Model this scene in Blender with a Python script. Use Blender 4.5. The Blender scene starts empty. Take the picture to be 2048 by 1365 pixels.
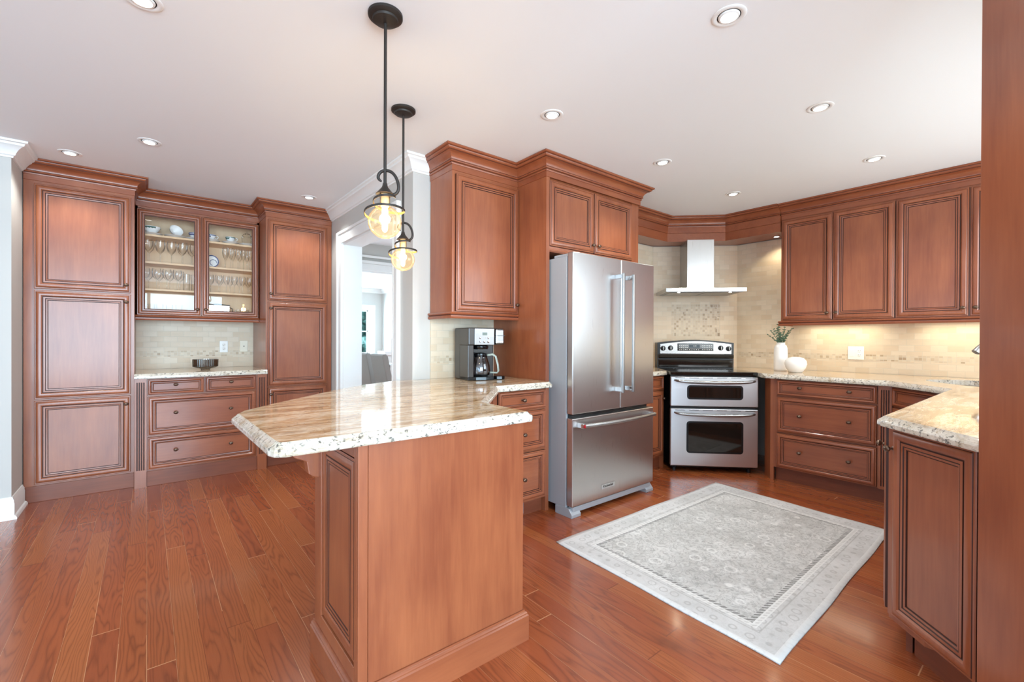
import bpy, math, random
from mathutils import Vector, Matrix
from mathutils.geometry import tessellate_polygon
random.seed(7)
S = bpy.context.scene
C = S.collection
PI = math.pi
R_ = math.radians
s2 = math.sqrt(.5)

# ------------------------------------------------------------------ camera
CAMH = 1.208
F_PX = 905.0
yaw, pitch, roll = R_(51.106), R_(-.235), R_(.234)
Fv = Vector((math.cos(yaw)*math.cos(pitch), math.sin(yaw)*math.cos(pitch), math.sin(pitch)))
R0 = Vector((math.sin(yaw), -math.cos(yaw), 0)); U0 = R0.cross(Fv)
Rv = R0*math.cos(roll)+U0*math.sin(roll); Uv = U0*math.cos(roll)-R0*math.sin(roll)
cd = bpy.data.cameras.new('camera'); cam = bpy.data.objects.new('camera', cd); C.objects.link(cam)
cd.sensor_width = 36; cd.lens = F_PX/2048*36; cd.clip_start = .02; cd.clip_end = 200
m = Matrix((Rv, Uv, -Fv)).transposed().to_4x4(); m.translation = Vector((0, 0, CAMH)); cam.matrix_world = m
S.camera = cam
S.cycles.transparent_max_bounces = 32

# ------------------------------------------------------------------ view, world, daylight
S.view_settings.view_transform = 'Standard'; S.view_settings.look = 'None'
S.view_settings.gamma = 1; S.view_settings.use_curve_mapping = False
S.view_settings.exposure = 0.27
W = bpy.data.worlds.new('sky'); S.world = W; W.use_nodes = True
W.node_tree.nodes['Background'].inputs[0].default_value = (.80, 1.05, 1.25, 1)
W.node_tree.nodes['Background'].inputs[1].default_value = 1.6

def area(name, loc, target, sx, sy, power, col=(1, 1, 1), spread=180):
    l = bpy.data.lights.new(name, 'AREA'); l.shape = 'RECTANGLE'; l.size = sx; l.size_y = sy
    l.energy = power; l.color = col; l.spread = R_(spread)
    o = bpy.data.objects.new(name, l); C.objects.link(o); o.location = loc
    o.rotation_euler = (Vector(target)-Vector(loc)).to_track_quat('-Z', 'Y').to_euler()
    return o
DAY = (.81, 1.13, 1.38)
area('daylight_back', (-.7, -3.55, 1.3), (-.7, 0, 1.3), 4.4, 2.1, 325, DAY)
area('daylight_left', (-4.35, .3, 1.3), (0, .3, 1.3), 4.6, 2.0, 26, DAY)
area('sink_fill', (3.5, -.62, 1.65), (3.4, 2, 1.3), 2.4, 1.2, 36, (.95, 1.05, 1.10))  # fill added behind an unseen sink window to brighten the range steel
area('daylight_dining', (2.75, 11.85, 1.40), (2.75, 8, 1.35), 2.0, 1.2, 400, DAY)
area('living_fill', (6.6, 7.0, 1.5), (4, 6, 1.3), 3.0, 1.8, 300, DAY)  # added general fill for the rooms beyond, no window behind it
LAMP = (.95, 1.0, .98)
SPOTW = 6.5

# ------------------------------------------------------------------ node helpers
def lin(h):
    h = h.lstrip('#'); o = []
    for i in (0, 2, 4):
        c = int(h[i:i+2], 16)/255
        o.append(c/12.92 if c <= .04045 else ((c+.055)/1.055)**2.4)
    return (*o, 1)

class N:
    def __init__(s, name):
        s.m = bpy.data.materials.new(name); s.m.use_nodes = True; s.t = s.m.node_tree
        s.t.nodes.clear(); s.out = s.new('ShaderNodeOutputMaterial')
    def new(s, k, **kw):
        n = s.t.nodes.new(k)
        for a, b in kw.items(): setattr(n, a, b)
        return n
    def set(s, sock, v):
        if isinstance(v, bpy.types.NodeSocket): s.t.links.new(v, sock)
        elif v is not None: sock.default_value = v
    def math(s, op, a, b=None, c=None, clamp=False):
        n = s.new('ShaderNodeMath', operation=op, use_clamp=clamp)
        s.set(n.inputs[0], a); s.set(n.inputs[1], b); s.set(n.inputs[2], c); return n.outputs[0]
    def vmath(s, op, a, b=None):
        n = s.new('ShaderNodeVectorMath', operation=op); s.set(n.inputs[0], a); s.set(n.inputs[1], b); return n.outputs[0]
    def co(s, kind='Object'): return s.new('ShaderNodeTexCoord').outputs[kind]
    def map(s, v, scale=(1, 1, 1), loc=(0, 0, 0), rot=(0, 0, 0)):
        n = s.new('ShaderNodeMapping'); s.set(n.inputs[0], v); n.inputs[1].default_value = loc
        n.inputs[2].default_value = rot; n.inputs[3].default_value = scale; return n.outputs[0]
    def noise(s, v, scale, detail=4, rough=.5, dist=0, dim='3D'):
        n = s.new('ShaderNodeTexNoise', noise_dimensions=dim); s.set(n.inputs['Vector'], v)
        n.inputs['Scale'].default_value = scale; n.inputs['Detail'].default_value = detail
        n.inputs['Roughness'].default_value = rough; n.inputs['Distortion'].default_value = dist; return n.outputs['Fac']
    def ramp(s, f, pts, interp='LINEAR'):
        n = s.new('ShaderNodeValToRGB'); s.set(n.inputs[0], f); e = n.color_ramp.elements
        n.color_ramp.interpolation = interp
        while len(e) > 1: e.remove(e[-1])
        e[0].position = pts[0][0]; e[0].color = pts[0][1]
        for p, c in pts[1:]:
            q = e.new(p); q.color = c
        return n.outputs[0]
    def sep(s, v):
        n = s.new('ShaderNodeSeparateXYZ'); s.set(n.inputs[0], v); return n.outputs
    def comb(s, x=0, y=0, z=0):
        n = s.new('ShaderNodeCombineXYZ'); s.set(n.inputs[0], x); s.set(n.inputs[1], y); s.set(n.inputs[2], z); return n.outputs[0]
    def white(s, v, dim='3D'):
        n = s.new('ShaderNodeTexWhiteNoise', noise_dimensions=dim); s.set(n.inputs['Vector'], v); return n.outputs['Value'], n.outputs['Color']
    def mix(s, f, a, b, mode='MIX'):
        n = s.new('ShaderNodeMix', data_type='RGBA', blend_type=mode); s.set(n.inputs[0], f)
        s.set(n.inputs[6], a); s.set(n.inputs[7], b); return n.outputs[2]
    def bump(s, h, strength=.2, dist=.01):
        n = s.new('ShaderNodeBump'); s.set(n.inputs['Height'], h); n.inputs['Strength'].default_value = strength
        n.inputs['Distance'].default_value = dist; return n.outputs[0]
    def bsdf(s, **kw):
        n = s.new('ShaderNodeBsdfPrincipled')
        names = dict(color='Base Color', rough='Roughness', metal='Metallic', coat='Coat Weight', coatr='Coat Roughness',
                     spec='Specular IOR Level', normal='Normal', emit='Emission Color', es='Emission Strength', aniso='Anisotropic', sheen='Sheen Weight', trans='Transmission Weight', ior='IOR', alpha='Alpha')
        for k, v in kw.items(): s.set(n.inputs[names[k]], v)
        s.t.links.new(n.outputs[0], s.out.inputs[0]); return n
    def rand(s): return s.new('ShaderNodeObjectInfo').outputs['Random']

def plain(name, hexc, rough=.5, **kw):
    n = N(name); n.bsdf(color=lin(hexc), rough=rough, **kw); return n.m
def g3(v): return (v, v, v, 1)

def wood(name, axis, a, b, rough=.34, coat=.35):
    n = N(name); v = n.vmath('ADD', n.co(), n.comb(n.math('MULTIPLY', n.rand(), 17), n.math('MULTIPLY', n.rand(), 9), n.math('MULTIPLY', n.rand(), 31)))
    sc = (1, 1, .07) if axis == 'z' else (.07, 1, 1)
    fine = n.noise(n.map(v, sc), 75, 5, .6, .1)
    med = n.noise(n.map(v, (1, 1, .16) if axis == 'z' else (.16, 1, 1)), 11, 3, .5, .4)
    blot = n.noise(v, 3.2, 2, .5)
    f = n.math('ADD', n.math('MULTIPLY', fine, .30), n.math('ADD', n.math('MULTIPLY', med, .42), n.math('MULTIPLY', blot, .36)))
    col = n.ramp(f, [(.36, lin(b)), (.70, lin(a))])
    n.bsdf(color=col, rough=rough, coat=coat, coatr=.16, normal=n.bump(fine, .03, .002)); return n.m

MW = wood('cherry_wood', 'z', 'A35E3B', '82432A')
MWH = wood('cherry_wood_horizontal', 'x', 'A05A38', '7F4028')
MGL = plain('dark_glaze_line', '3A170B', .5)
MTOE = wood('cherry_base_wood', 'x', '8A4A2F', '6B3420', .45, .15)
MMAP = wood('maple_interior', 'z', 'F0CFA8', 'E2BA8C', .5, .0)
MWALL = plain('wall_paint', 'C6C2BC', .6)
MTRIM = plain('white_trim_paint', 'EEEDEA', .35)
MCEIL = plain('ceiling_paint', 'F1F3F4', .75)
MPLATE = plain('white_plastic', 'F4F2EC', .3)
MPLATE2 = plain('almond_plastic', 'E9DFC9', .3)
MBLK = plain('black_plastic', '101114', .28)
MDK = plain('dark_slot', '060606', .6)
MGAP = plain('shadow_gap', '0B0909', .7)
MBRZ = plain('bronze_knob', '6E5A4C', .28, metal=.85)
MIRON = plain('aged_iron', '3B3531', .5, metal=.6)
MBRASS = plain('brass_inside', 'B98A4E', .45, metal=.4)
MCER = plain('white_ceramic', 'F5F3EF', .45)
MGREY = plain('painted_grey_steel', 'A9ADB2', .42, metal=.3)
MRED = plain('red_enamel', '9B1B22', .3)
MCHAIR = plain('grey_chair_fabric', '8F8983', .9)
MSHADE = plain('white_lampshade', 'F6F4EE', .8)
MMET = plain('polished_metal', 'C9C9C9', .12, metal=1)
MCHINAB = plain('blue_glaze', '2C3C74', .2)
MCHINAG = plain('green_glaze', '44685C', .2)
MBTN = plain('button_white', 'E6E6E2', .4)

def steel(name, axis='x', c='C6C5C3', rough=.27):
    n = N(name); v = n.co()
    sc = {'x': (.012, 1, 1), 'z': (1, 1, .012)}[axis]
    f = n.noise(n.map(v, sc), 420, 3, .6)
    r = n.math('ADD', n.math('MULTIPLY', f, .14), rough-.07)
    n.bsdf(color=lin(c), metal=1.0, rough=r, normal=n.bump(f, .006, .0005)); return n.m
MST = steel('brushed_steel', 'x')
MSTC = steel('coffee_maker_steel', 'x', '8E8C8B', .30)
MSTR = steel('range_steel', 'x', 'DADBDE', .36)
MSTV = steel('brushed_steel_vertical', 'z', 'CDCCCB', .30)
MSTD = steel('satin_steel', 'x', 'A8A8A8', .35)

def thin_glass(name, tint=(1, 1, 1, 1), refl=.9, base=.03, rough=0.0, opac=0, oc=(1, 1, 1, 1)):
    n = N(name); tr = n.new('ShaderNodeBsdfTransparent'); tr.inputs[0].default_value = tint
    gl = n.new('ShaderNodeBsdfGlossy'); gl.inputs['Roughness'].default_value = rough
    fr = n.new('ShaderNodeLayerWeight'); fr.inputs[0].default_value = .18
    f = n.math('ADD', n.math('MULTIPLY', fr.outputs['Fresnel'], refl), base, clamp=True)
    mx = n.new('ShaderNodeMixShader'); n.set(mx.inputs[0], f); n.t.links.new(tr.outputs[0], mx.inputs[1]); n.t.links.new(gl.outputs[0], mx.inputs[2])
    last = mx.outputs[0]
    if opac:
        df = n.new('ShaderNodeBsdfDiffuse'); df.inputs[0].default_value = oc
        m2 = n.new('ShaderNodeMixShader'); m2.inputs[0].default_value = opac
        n.t.links.new(last, m2.inputs[1]); n.t.links.new(df.outputs[0], m2.inputs[2]); last = m2.outputs[0]
    n.t.links.new(last, n.out.inputs[0]); return n.m
MPANE = thin_glass('door_glass', refl=.40, base=.022)
MSTEM = thin_glass('clear_glass', (.985, .98, .97, 1), .75, .04, .03)
MAMB = thin_glass('amber_glass', (1.0, .93, .78, 1), .6, .05, .0, .015, (1, .86, .62, 1))
MSMOKE = thin_glass('smoked_glass', (.60, .58, .55, 1), .7, .14, .05)
MCAR = thin_glass('carafe_glass', (.86, .86, .88, 1), .8, .08)

def emis(name, col, st):
    n = N(name); e = n.new('ShaderNodeEmission'); e.inputs[0].default_value = (*col, 1); e.inputs[1].default_value = st
    n.t.links.new(e.outputs[0], n.out.inputs[0]); return n.m
MLED = emis('lit_lamp', (1, .97, .92), 14)
MFIL = emis('glowing_filament', (1.0, .72, .38), 30)
MUC = emis('lit_strip', (1.0, .86, .62), 6)

def floor_mat():
    n = N('oak_floor'); x, y, z = n.sep(n.co()); pw = .0865
    xs = n.math('DIVIDE', x, pw); i = n.math('FLOOR', xs)
    r1, _ = n.white(n.comb(i, 3.3, 0)); L = 1.9
    ys = n.math('ADD', n.math('DIVIDE', y, L), n.math('MULTIPLY', r1, 13)); j = n.math('FLOOR', ys)
    rv, rc = n.white(n.comb(i, j, 1.7)); a, b, c = n.sep(rc)
    gx = n.math('ADD', x, n.math('MULTIPLY', a, 40)); gy = n.math('ADD', n.math('MULTIPLY', y, .105), n.math('MULTIPLY', b, 40))
    gv = n.comb(gx, gy, n.math('MULTIPLY', c, 40))
    nz = n.noise(gv, 9.5, 2.6, .45, .12)
    fr = n.math('FRACT', n.math('ADD', n.math('MULTIPLY', nz, n.math('ADD', 10, n.math('MULTIPLY', c, 14))), n.math('MULTIPLY', x, n.math('MULTIPLY', n.math('SUBTRACT', a, .35, clamp=True), 190))))
    tri = n.math('MULTIPLY', n.math('ABSOLUTE', n.math('SUBTRACT', fr, .5)), 2)
    line = n.math('MULTIPLY', n.math('POWER', tri, 2.6), n.math('ADD', .35, n.math('MULTIPLY', n.noise(gv, 3.1, 2), 1.1)))
    pores = n.noise(n.comb(gx, n.math('MULTIPLY', gy, .35), c), 260, 2, .6)
    pores = n.math('MULTIPLY', n.math('SUBTRACT', pores, .5, clamp=True), 2.2, clamp=True)
    g = n.math('ADD', n.math('MULTIPLY', line, .62), n.math('MULTIPLY', pores, .4), clamp=True)
    base = n.ramp(rv, [(0, lin('904628')), (.35, lin('9A4F2C')), (.7, lin('A1562F')), (1, lin('AA6136'))])
    blot = n.noise(gv, 2.0, 2)
    base = n.mix(n.math('MULTIPLY', blot, .35), base, lin('9A4A26'))
    col = n.mix(n.math('MULTIPLY', g, .80), base, lin('5A2510'))
    fx = n.math('FRACT', xs); ex = n.math('MINIMUM', fx, n.math('SUBTRACT', 1, fx)); gapx = n.math('LESS_THAN', ex, .011)
    fy = n.math('FRACT', ys); ey = n.math('MINIMUM', fy, n.math('SUBTRACT', 1, fy)); gapy = n.math('LESS_THAN', ey, .0011)
    gap = n.math('MAXIMUM', gapx, gapy)
    sel, _ = n.white(n.comb(i, n.math('FLOOR', n.math('MULTIPLY', y, 1.7)), 8.1))
    gc = n.mix(n.math('GREATER_THAN', sel, .5), lin('6A3018'), lin('D29A6C'))  # pale seams paint bevel glints into the colour, dark ones are plain joints
    col = n.mix(n.math('MULTIPLY', gap, .75), col, gc)
    h = n.math('SUBTRACT', n.math('MULTIPLY', g, -.25), gap)
    wav = n.noise(n.comb(n.math('ADD', i, .5), n.math('MULTIPLY', y, .5), 0), 1.3, 1)
    n.bsdf(color=col, rough=.24, coat=.35, coatr=.12, normal=n.bump(h, .12, .002)); return n.m

def granite(name, light, tan, brown, speck, edge=False):
    n = N(name); v = n.co()
    w = n.map(v, (1.0, 5.5, 5.5), rot=(0, 0, R_(6)))
    streak = n.noise(w, 3.0, 7, .60, .9)
    fine = n.noise(n.map(v, (1.0, 2.6, 2.6)), 30, 5, .65, .5)
    f = n.math('ADD', n.math('MULTIPLY', streak, .66), n.math('MULTIPLY', fine, .34))
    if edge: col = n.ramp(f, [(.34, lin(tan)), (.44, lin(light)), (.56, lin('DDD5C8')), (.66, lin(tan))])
    else: col = n.ramp(f, [(.33, lin(brown)), (.40, lin(tan)), (.49, lin(light)), (.56, lin('E6D6BE')), (.64, lin(light)), (.72, lin(tan))])
    for (sc_, am, wd) in ((2.1, .50, 30), (3.3, .38, 34)):
        vein = n.noise(n.map(w, (1, 1, 1), (sc_*3, 1, 0)), sc_, 7, .58, 1.3)
        vm = n.math('SUBTRACT', 1, n.math('MULTIPLY', n.math('ABSOLUTE', n.math('SUBTRACT', vein, .5)), wd), clamp=True)
        vm = n.math('MULTIPLY', vm, n.math('MULTIPLY', n.math('SUBTRACT', fine, .30, clamp=True), 3.4, clamp=True))
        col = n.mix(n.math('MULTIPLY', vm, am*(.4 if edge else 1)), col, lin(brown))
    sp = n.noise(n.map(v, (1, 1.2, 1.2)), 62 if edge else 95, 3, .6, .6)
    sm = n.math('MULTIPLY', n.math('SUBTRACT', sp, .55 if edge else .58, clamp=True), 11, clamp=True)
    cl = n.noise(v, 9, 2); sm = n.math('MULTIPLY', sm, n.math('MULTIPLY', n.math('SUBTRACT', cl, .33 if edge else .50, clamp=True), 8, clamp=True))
    col = n.mix(n.math('MULTIPLY', sm, .8), col, lin(speck))
    n.bsdf(color=col, rough=.06, coat=.15, coatr=.03, spec=.55); return n.m
MGR = granite('granite_polished', 'CFB08A', 'B08A62', '74543C', '4B443E')
MGRE = granite('granite_lit_edge', 'CBC0AE', 'AE9A7F', '6A5E53', '2B2928', True)  # edge stone whitened: bright light on the edge put into its colour

def tile_mat():
    n = N('travertine_subway_tile'); x, y, z = n.sep(n.co())
    b = n.new('ShaderNodeTexBrick'); n.set(b.inputs['Vector'], n.comb(x, z, 0))
    b.inputs['Scale'].default_value = 1; b.inputs['Mortar Size'].default_value = .0016; b.inputs['Mortar Smooth'].default_value = .3
    b.inputs['Brick Width'].default_value = .1016; b.inputs['Row Height'].default_value = .0508; b.offset = .5
    b.inputs['Color1'].default_value = g3(0); b.inputs['Color2'].default_value = g3(1); b.inputs['Mortar'].default_value = g3(.5); b.inputs['Bias'].default_value = 0
    col = n.ramp(b.outputs[0], [(0, lin('DCC8AC')), (.5, lin('E2D1B8')), (1, lin('E9DBC5'))])
    st = n.noise(n.comb(n.math('MULTIPLY', x, .5), n.math('MULTIPLY', z, 2.2), 0), 22, 5, .6, .5)
    col = n.mix(n.math('MULTIPLY', st, .35), col, lin('BFA78A'))
    col = n.mix(b.outputs['Fac'], col, lin('D2C6B2'))
    n.bsdf(color=col, rough=.42, normal=n.bump(n.math('SUBTRACT', n.math('MULTIPLY', st, .25), b.outputs['Fac']), .35, .003)); return n.m
def mosaic_mat(name, t=.0254, hi='E2D3BA', lo='A98E70'):
    n = N(name); x, y, z = n.sep(n.co())
    xs = n.math('DIVIDE', x, t); zs = n.math('DIVIDE', z, t)
    rv, rc = n.white(n.comb(n.math('FLOOR', xs), n.math('FLOOR', zs), 5.5))
    fx = n.math('FRACT', xs); fz = n.math('FRACT', zs)
    ed = n.math('MINIMUM', n.math('MINIMUM', fx, n.math('SUBTRACT', 1, fx)), n.math('MINIMUM', fz, n.math('SUBTRACT', 1, fz)))
    gr = n.math('LESS_THAN', ed, .055)
    col = n.ramp(rv, [(0, lin(lo)), (.18, lin('CDB99D')), (.5, lin('D8C8B0')), (1, lin(hi))])
    st = n.noise(n.comb(x, z, 0), 60, 4)
    col = n.mix(n.math('MULTIPLY', st, .4), col, lin('C9B394')); col = n.mix(gr, col, lin('D3C7B4'))
    n.bsdf(color=col, rough=.4, normal=n.bump(n.math('MULTIPLY', gr, -1), .3, .002)); return n.m
MTILE = tile_mat(); MMOS = mosaic_mat('stone_mosaic'); MMOS2 = mosaic_mat('large_stone_mosaic', .046, 'A98F74', '84684F')
MFLOOR = floor_mat()

# ------------------------------------------------------------------ mesh builder
class M:
    def __init__(s): s.v = []; s.f = []; s.mi = []; s.T = Matrix.Identity(4); s.uv = None
    def add(s, vs, fs, mi=0):
        k = len(s.v); s.v += [s.T @ Vector(p) for p in vs]
        for f in fs: s.f.append([k+i for i in f]); s.mi.append(mi)
        return s
    def box(s, x0, x1, y0, y1, z0, z1, mi=0):
        vs = [(x, y, z) for z in (z0, z1) for y in (y0, y1) for x in (x0, x1)]
        return s.add(vs, [(0, 2, 3, 1), (4, 5, 7, 6), (0, 1, 5, 4), (2, 6, 7, 3), (0, 4, 6, 2), (1, 3, 7, 5)], mi)
    def cbox(s, c, d, mi=0):
        return s.box(c[0]-d[0]/2, c[0]+d[0]/2, c[1]-d[1]/2, c[1]+d[1]/2, c[2]-d[2]/2, c[2]+d[2]/2, mi)
    def prism(s, poly, z0, z1, mi=0):
        n = len(poly); vs = [(x, y, z0) for x, y in poly]+[(x, y, z1) for x, y in poly]
        fs = [(i, (i+1) % n, n+(i+1) % n, n+i) for i in range(n)]
        tr = tessellate_polygon([[Vector((x, y, 0)) for x, y in poly]])
        fs += [tuple(t) for t in tr]+[tuple(n+i for i in t) for t in tr]
        return s.add(vs, fs, mi)
    def xprism(s, poly, x0, x1, mi=0):      # poly in (y,z), extruded along x
        n = len(poly); vs = [(x0, y, z) for y, z in poly]+[(x1, y, z) for y, z in poly]
        fs = [(i, (i+1) % n, n+(i+1) % n, n+i) for i in range(n)]
        tr = tessellate_polygon([[Vector((y, z, 0)) for y, z in poly]])
        fs += [tuple(t) for t in tr]+[tuple(n+i for i in t) for t in tr]
        return s.add(vs, fs, mi)
    def yprism(s, poly, y0, y1, mi=0):      # poly in (x,z), extruded along y
        n = len(poly); vs = [(x, y0, z) for x, z in poly]+[(x, y1, z) for x, z in poly]
        fs = [(i, (i+1) % n, n+(i+1) % n, n+i) for i in range(n)]
        tr = tessellate_polygon([[Vector((y, z, 0)) for y, z in poly]])
        fs += [tuple(t) for t in tr]+[tuple(n+i for i in t) for t in tr]
        return s.add(vs, fs, mi)
    def lathe(s, prof, o=(0, 0, 0), seg=24, axis='z', mi=0, sx=1, sy=1, a0=0, a1=2*PI, cap=True):
        full = abs(a1-a0-2*PI) < 1e-6; n = seg if full else seg+1; vs = []
        for r, h in prof:
            for k in range(n):
                a = a0+(a1-a0)*k/seg; x, y = r*math.cos(a)*sx, r*math.sin(a)*sy
                p = (x, y, h) if axis == 'z' else ((x, -h, y) if axis == 'y' else (h, x, y))
                vs.append((o[0]+p[0], o[1]+p[1], o[2]+p[2]))
        fs = []
        for i in range(len(prof)-1):
            for k in range(seg):
                k2 = (k+1) % n
                fs.append((i*n+k, i*n+k2, (i+1)*n+k2, (i+1)*n+k))
        if full and cap:
            if prof[0][0] > 1e-6: fs.append(tuple(range(n)))
            if prof[-1][0] > 1e-6: fs.append(tuple((len(prof)-1)*n+k for k in range(n)))
        return s.add(vs, fs, mi)
    def tube(s, pts, r, seg=10, mi=0, sq=None, cap=True):
        P = [Vector(p) for p in pts]; n = len(P); vs = []; fs = []
        rr = r if isinstance(r, (list, tuple)) else [r]*n
        T = [(P[min(i+1, n-1)]-P[max(i-1, 0)]).normalized() for i in range(n)]
        u = T[0].orthogonal().normalized()
        for i in range(n):
            u = (u-T[i]*u.dot(T[i])).normalized(); w = T[i].cross(u)
            for k in range(seg):
                a = 2*PI*k/seg
                if sq: d = u*math.cos(a)*rr[i]*sq[0]+w*math.sin(a)*rr[i]*sq[1]
                else: d = (u*math.cos(a)+w*math.sin(a))*rr[i]
                vs.append(P[i]+d)
        for i in range(n-1):
            for k in range(seg):
                k2 = (k+1) % seg; fs.append((i*seg+k, i*seg+k2, (i+1)*seg+k2, (i+1)*seg+k))
        if cap: fs += [tuple(range(seg)), tuple((n-1)*seg+k for k in range(seg))]
        return s.add(vs, fs, mi)
    def rings(s, x0, x1, z0, z1, prof, glaze=(), back=True, cap=True, mi=0, mg=1):
        vs = []; fs = []; L = []
        for (a, h) in prof:
            k = len(vs); vs += [(x0+a, -h, z0+a), (x1-a, -h, z0+a), (x1-a, -h, z1-a), (x0+a, -h, z1-a)]; L.append(k)
        for q in range(len(prof)-1):
            ff = [(L[q]+i, L[q]+(i+1) % 4, L[q+1]+(i+1) % 4, L[q+1]+i) for i in range(4)]
            s.add(vs, [], mi) if False else None
            fs.append((ff, mg if q in glaze else mi))
        k = len(s.v); s.v += [s.T @ Vector(p) for p in vs]
        for ff, mm in fs:
            for f in ff: s.f.append([k+i for i in f]); s.mi.append(mm)
        if cap: s.f.append([k+L[-1]+i for i in range(4)]); s.mi.append(mi)
        if back: s.f.append([k+L[0]+i for i in (3, 2, 1, 0)]); s.mi.append(mi)
        return s
    def sweep(s, path, prof, mi=0, closed=False, glaze=(), mg=1):   # prof (out,z); outward is the right-hand side of the path
        n = len(path); P = [Vector((p[0], p[1])) for p in path]; nor = []
        segs = n if closed else n-1
        for i in range(segs):
            d = (P[(i+1) % n]-P[i]).normalized(); nor.append(Vector((d.y, -d.x)))
        mt = []
        for i in range(n):
            if closed: a, b = nor[i-1], nor[i]
            else: a = nor[max(i-1, 0)]; b = nor[min(i, segs-1)]
            mt.append((a+b)/(1+a.dot(b)))
        vs = []; q = len(prof)
        for i in range(n):
            for o, z in prof: vs.append((P[i].x+mt[i].x*o, P[i].y+mt[i].y*o, z))
        fs = []
        for i in range(segs):
            i2 = (i+1) % n
            for k in range(q): fs.append((i*q+k, i*q+(k+1) % q, i2*q+(k+1) % q, i2*q+k))
        if not closed: fs += [tuple(range(q)), tuple((n-1)*q+k for k in range(q))]
        k0 = len(s.mi); s.add(vs, fs, mi)
        for i in range(segs):
            for k in glaze: s.mi[k0+i*q+k] = mg
        return s
    def build(s, name, mats, parent=None, smooth=0, bevel=0, loc=None):
        me = bpy.data.meshes.new(name); me.from_pydata([tuple(v) for v in s.v], [], s.f)
        if not isinstance(mats, (list, tuple)): mats = [mats]
        for m_ in mats: me.materials.append(m_)
        for p, k in zip(me.polygons, s.mi): p.material_index = min(k, len(mats)-1)
        me.validate(); me.update()
        import bmesh
        bm = bmesh.new(); bm.from_mesh(me); bmesh.ops.recalc_face_normals(bm, faces=bm.faces); bm.to_mesh(me); bm.free()
        if smooth:
            for p in me.polygons: p.use_smooth = True
            me.set_sharp_from_angle(angle=R_(smooth))
        o = bpy.data.objects.new(name, me); C.objects.link(o)
        if parent:
            o.parent = parent
            if loc == 'world': o.location = -parent.location
            elif loc: o.location = loc
        elif loc and loc != 'world': o.location = loc
        if bevel:
            b = o.modifiers.new('bevel', 'BEVEL'); b.width = bevel; b.segments = 2; b.limit_method = 'ANGLE'; b.angle_limit = R_(50)
        return o

def tag(o, label, cat, group=None, kind=None):
    if label: o['label'] = label
    if cat: o['category'] = cat
    if group: o['group'] = group
    if kind: o['kind'] = kind
    return o
def thing(name, label, cat, loc=(0, 0, 0), rz=0, group=None):
    o = bpy.data.objects.new(name, None); C.objects.link(o); o.empty_display_size = .1
    o.location = loc; o.rotation_euler = (0, 0, R_(rz)); return tag(o, label, cat, group)
def struct(name, mb, mats, label=None, **kw):
    o = mb.build(name, mats, **kw); o['kind'] = 'structure'
    if label: o['label'] = label
    return o
def copy_tree(o, parent=None):
    c = o.copy(); C.objects.link(c)
    if parent: c.parent = parent
    for ch in list(o.children): copy_tree(ch, c)
    return c
def text(name, s, size, parent, loc, rot, mat, ext=.0004, sx=1):
    cu = bpy.data.curves.new(name, 'FONT'); cu.body = s; cu.size = size; cu.extrude = ext; cu.align_x = 'CENTER'; cu.align_y = 'CENTER'
    t = bpy.data.objects.new(name+'_tmp', cu); C.objects.link(t)
    dg = bpy.context.evaluated_depsgraph_get(); me = bpy.data.meshes.new_from_object(t.evaluated_get(dg)); bpy.data.objects.remove(t)
    me.materials.clear(); me.materials.append(mat)
    o = bpy.data.objects.new(name, me); C.objects.link(o); o.parent = parent; o.location = loc; o.rotation_euler = rot; o.scale = (sx, 1, 1); return o

# ------------------------------------------------------------------ cabinet joinery
DP = [(0, 0), (0, .015), (.0025, .018), (.007, .018), (.0085, .020), (.014, .0235), (.021, .0245), (.028, .0225), (.033, .017),
      (.0345, .0155), (.037, .0155), (.0375, .0175), (.045, .0175), (.0465, .0145), (.0478, .0145), (.0485, .0150), (.054, .0135), (.0552, .0095), (.0575, .0095)]
DG = (0, 3, 8, 9, 10, 12, 13, 14, 16, 17)
def door(name, x0, x1, z0, z1, parent, horiz=False, mat=None):
    w = min(x1-x0, z1-z0); k = 1.28 if z1-z0 > .35 else (1.0 if w > .2 else .70)
    prof = [(a*k, h) for a, h in DP]
    return M().rings(x0, x1, z0, z1, prof, DG).build(name, [mat or (MWH if horiz else MW), MGL], parent, smooth=28)
def knob(x, z, parent, y=-.016):
    m_ = M(); m_.lathe([(.0095, 0), (.0095, .002), (.005, .004), (.0045, .014), (.009, .018), (.0135, .022), (.0142, .026), (.012, .030), (.007, .033), (0, .034)],
                       (x, y, z), 18, 'y', sx=1.15, sy=.9)
    return m_.build('knob', MBRZ, parent, smooth=50)
CROWN = [(0, 2.392), (.009, 2.392), (.012, 2.398), (.012, 2.402), (.009, 2.4035), (.009, 2.406), (.018, 2.409), (.021, 2.415), (.018, 2.4185), (.018, 2.421), (.022, 2.434), (.032, 2.448), (.046, 2.459), (.058, 2.463),
         (.058, 2.466), (.066, 2.468), (.072, 2.475), (.074, 2.480), (.074, 2.4825), (.083, 2.4835), (.088, 2.488), (.088, 2.496), (0, 2.496)]
CGL = (3, 4, 8, 13, 17)
def crown(path, parent, prof=None, loc=None, name='crown_moulding'):
    return M().sweep(path, prof or CROWN, glaze=() if prof else CGL).build(name, [MWH, MGL], parent, smooth=35, loc=loc)
def frieze(path, parent, z0=2.352, z1=2.40, loc=None, out=.004):
    return M().sweep(path, [(0, z0), (out, z0+.002), (out, z1), (0, z1)]).build('frieze_board', MWH, parent, loc=loc)
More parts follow.
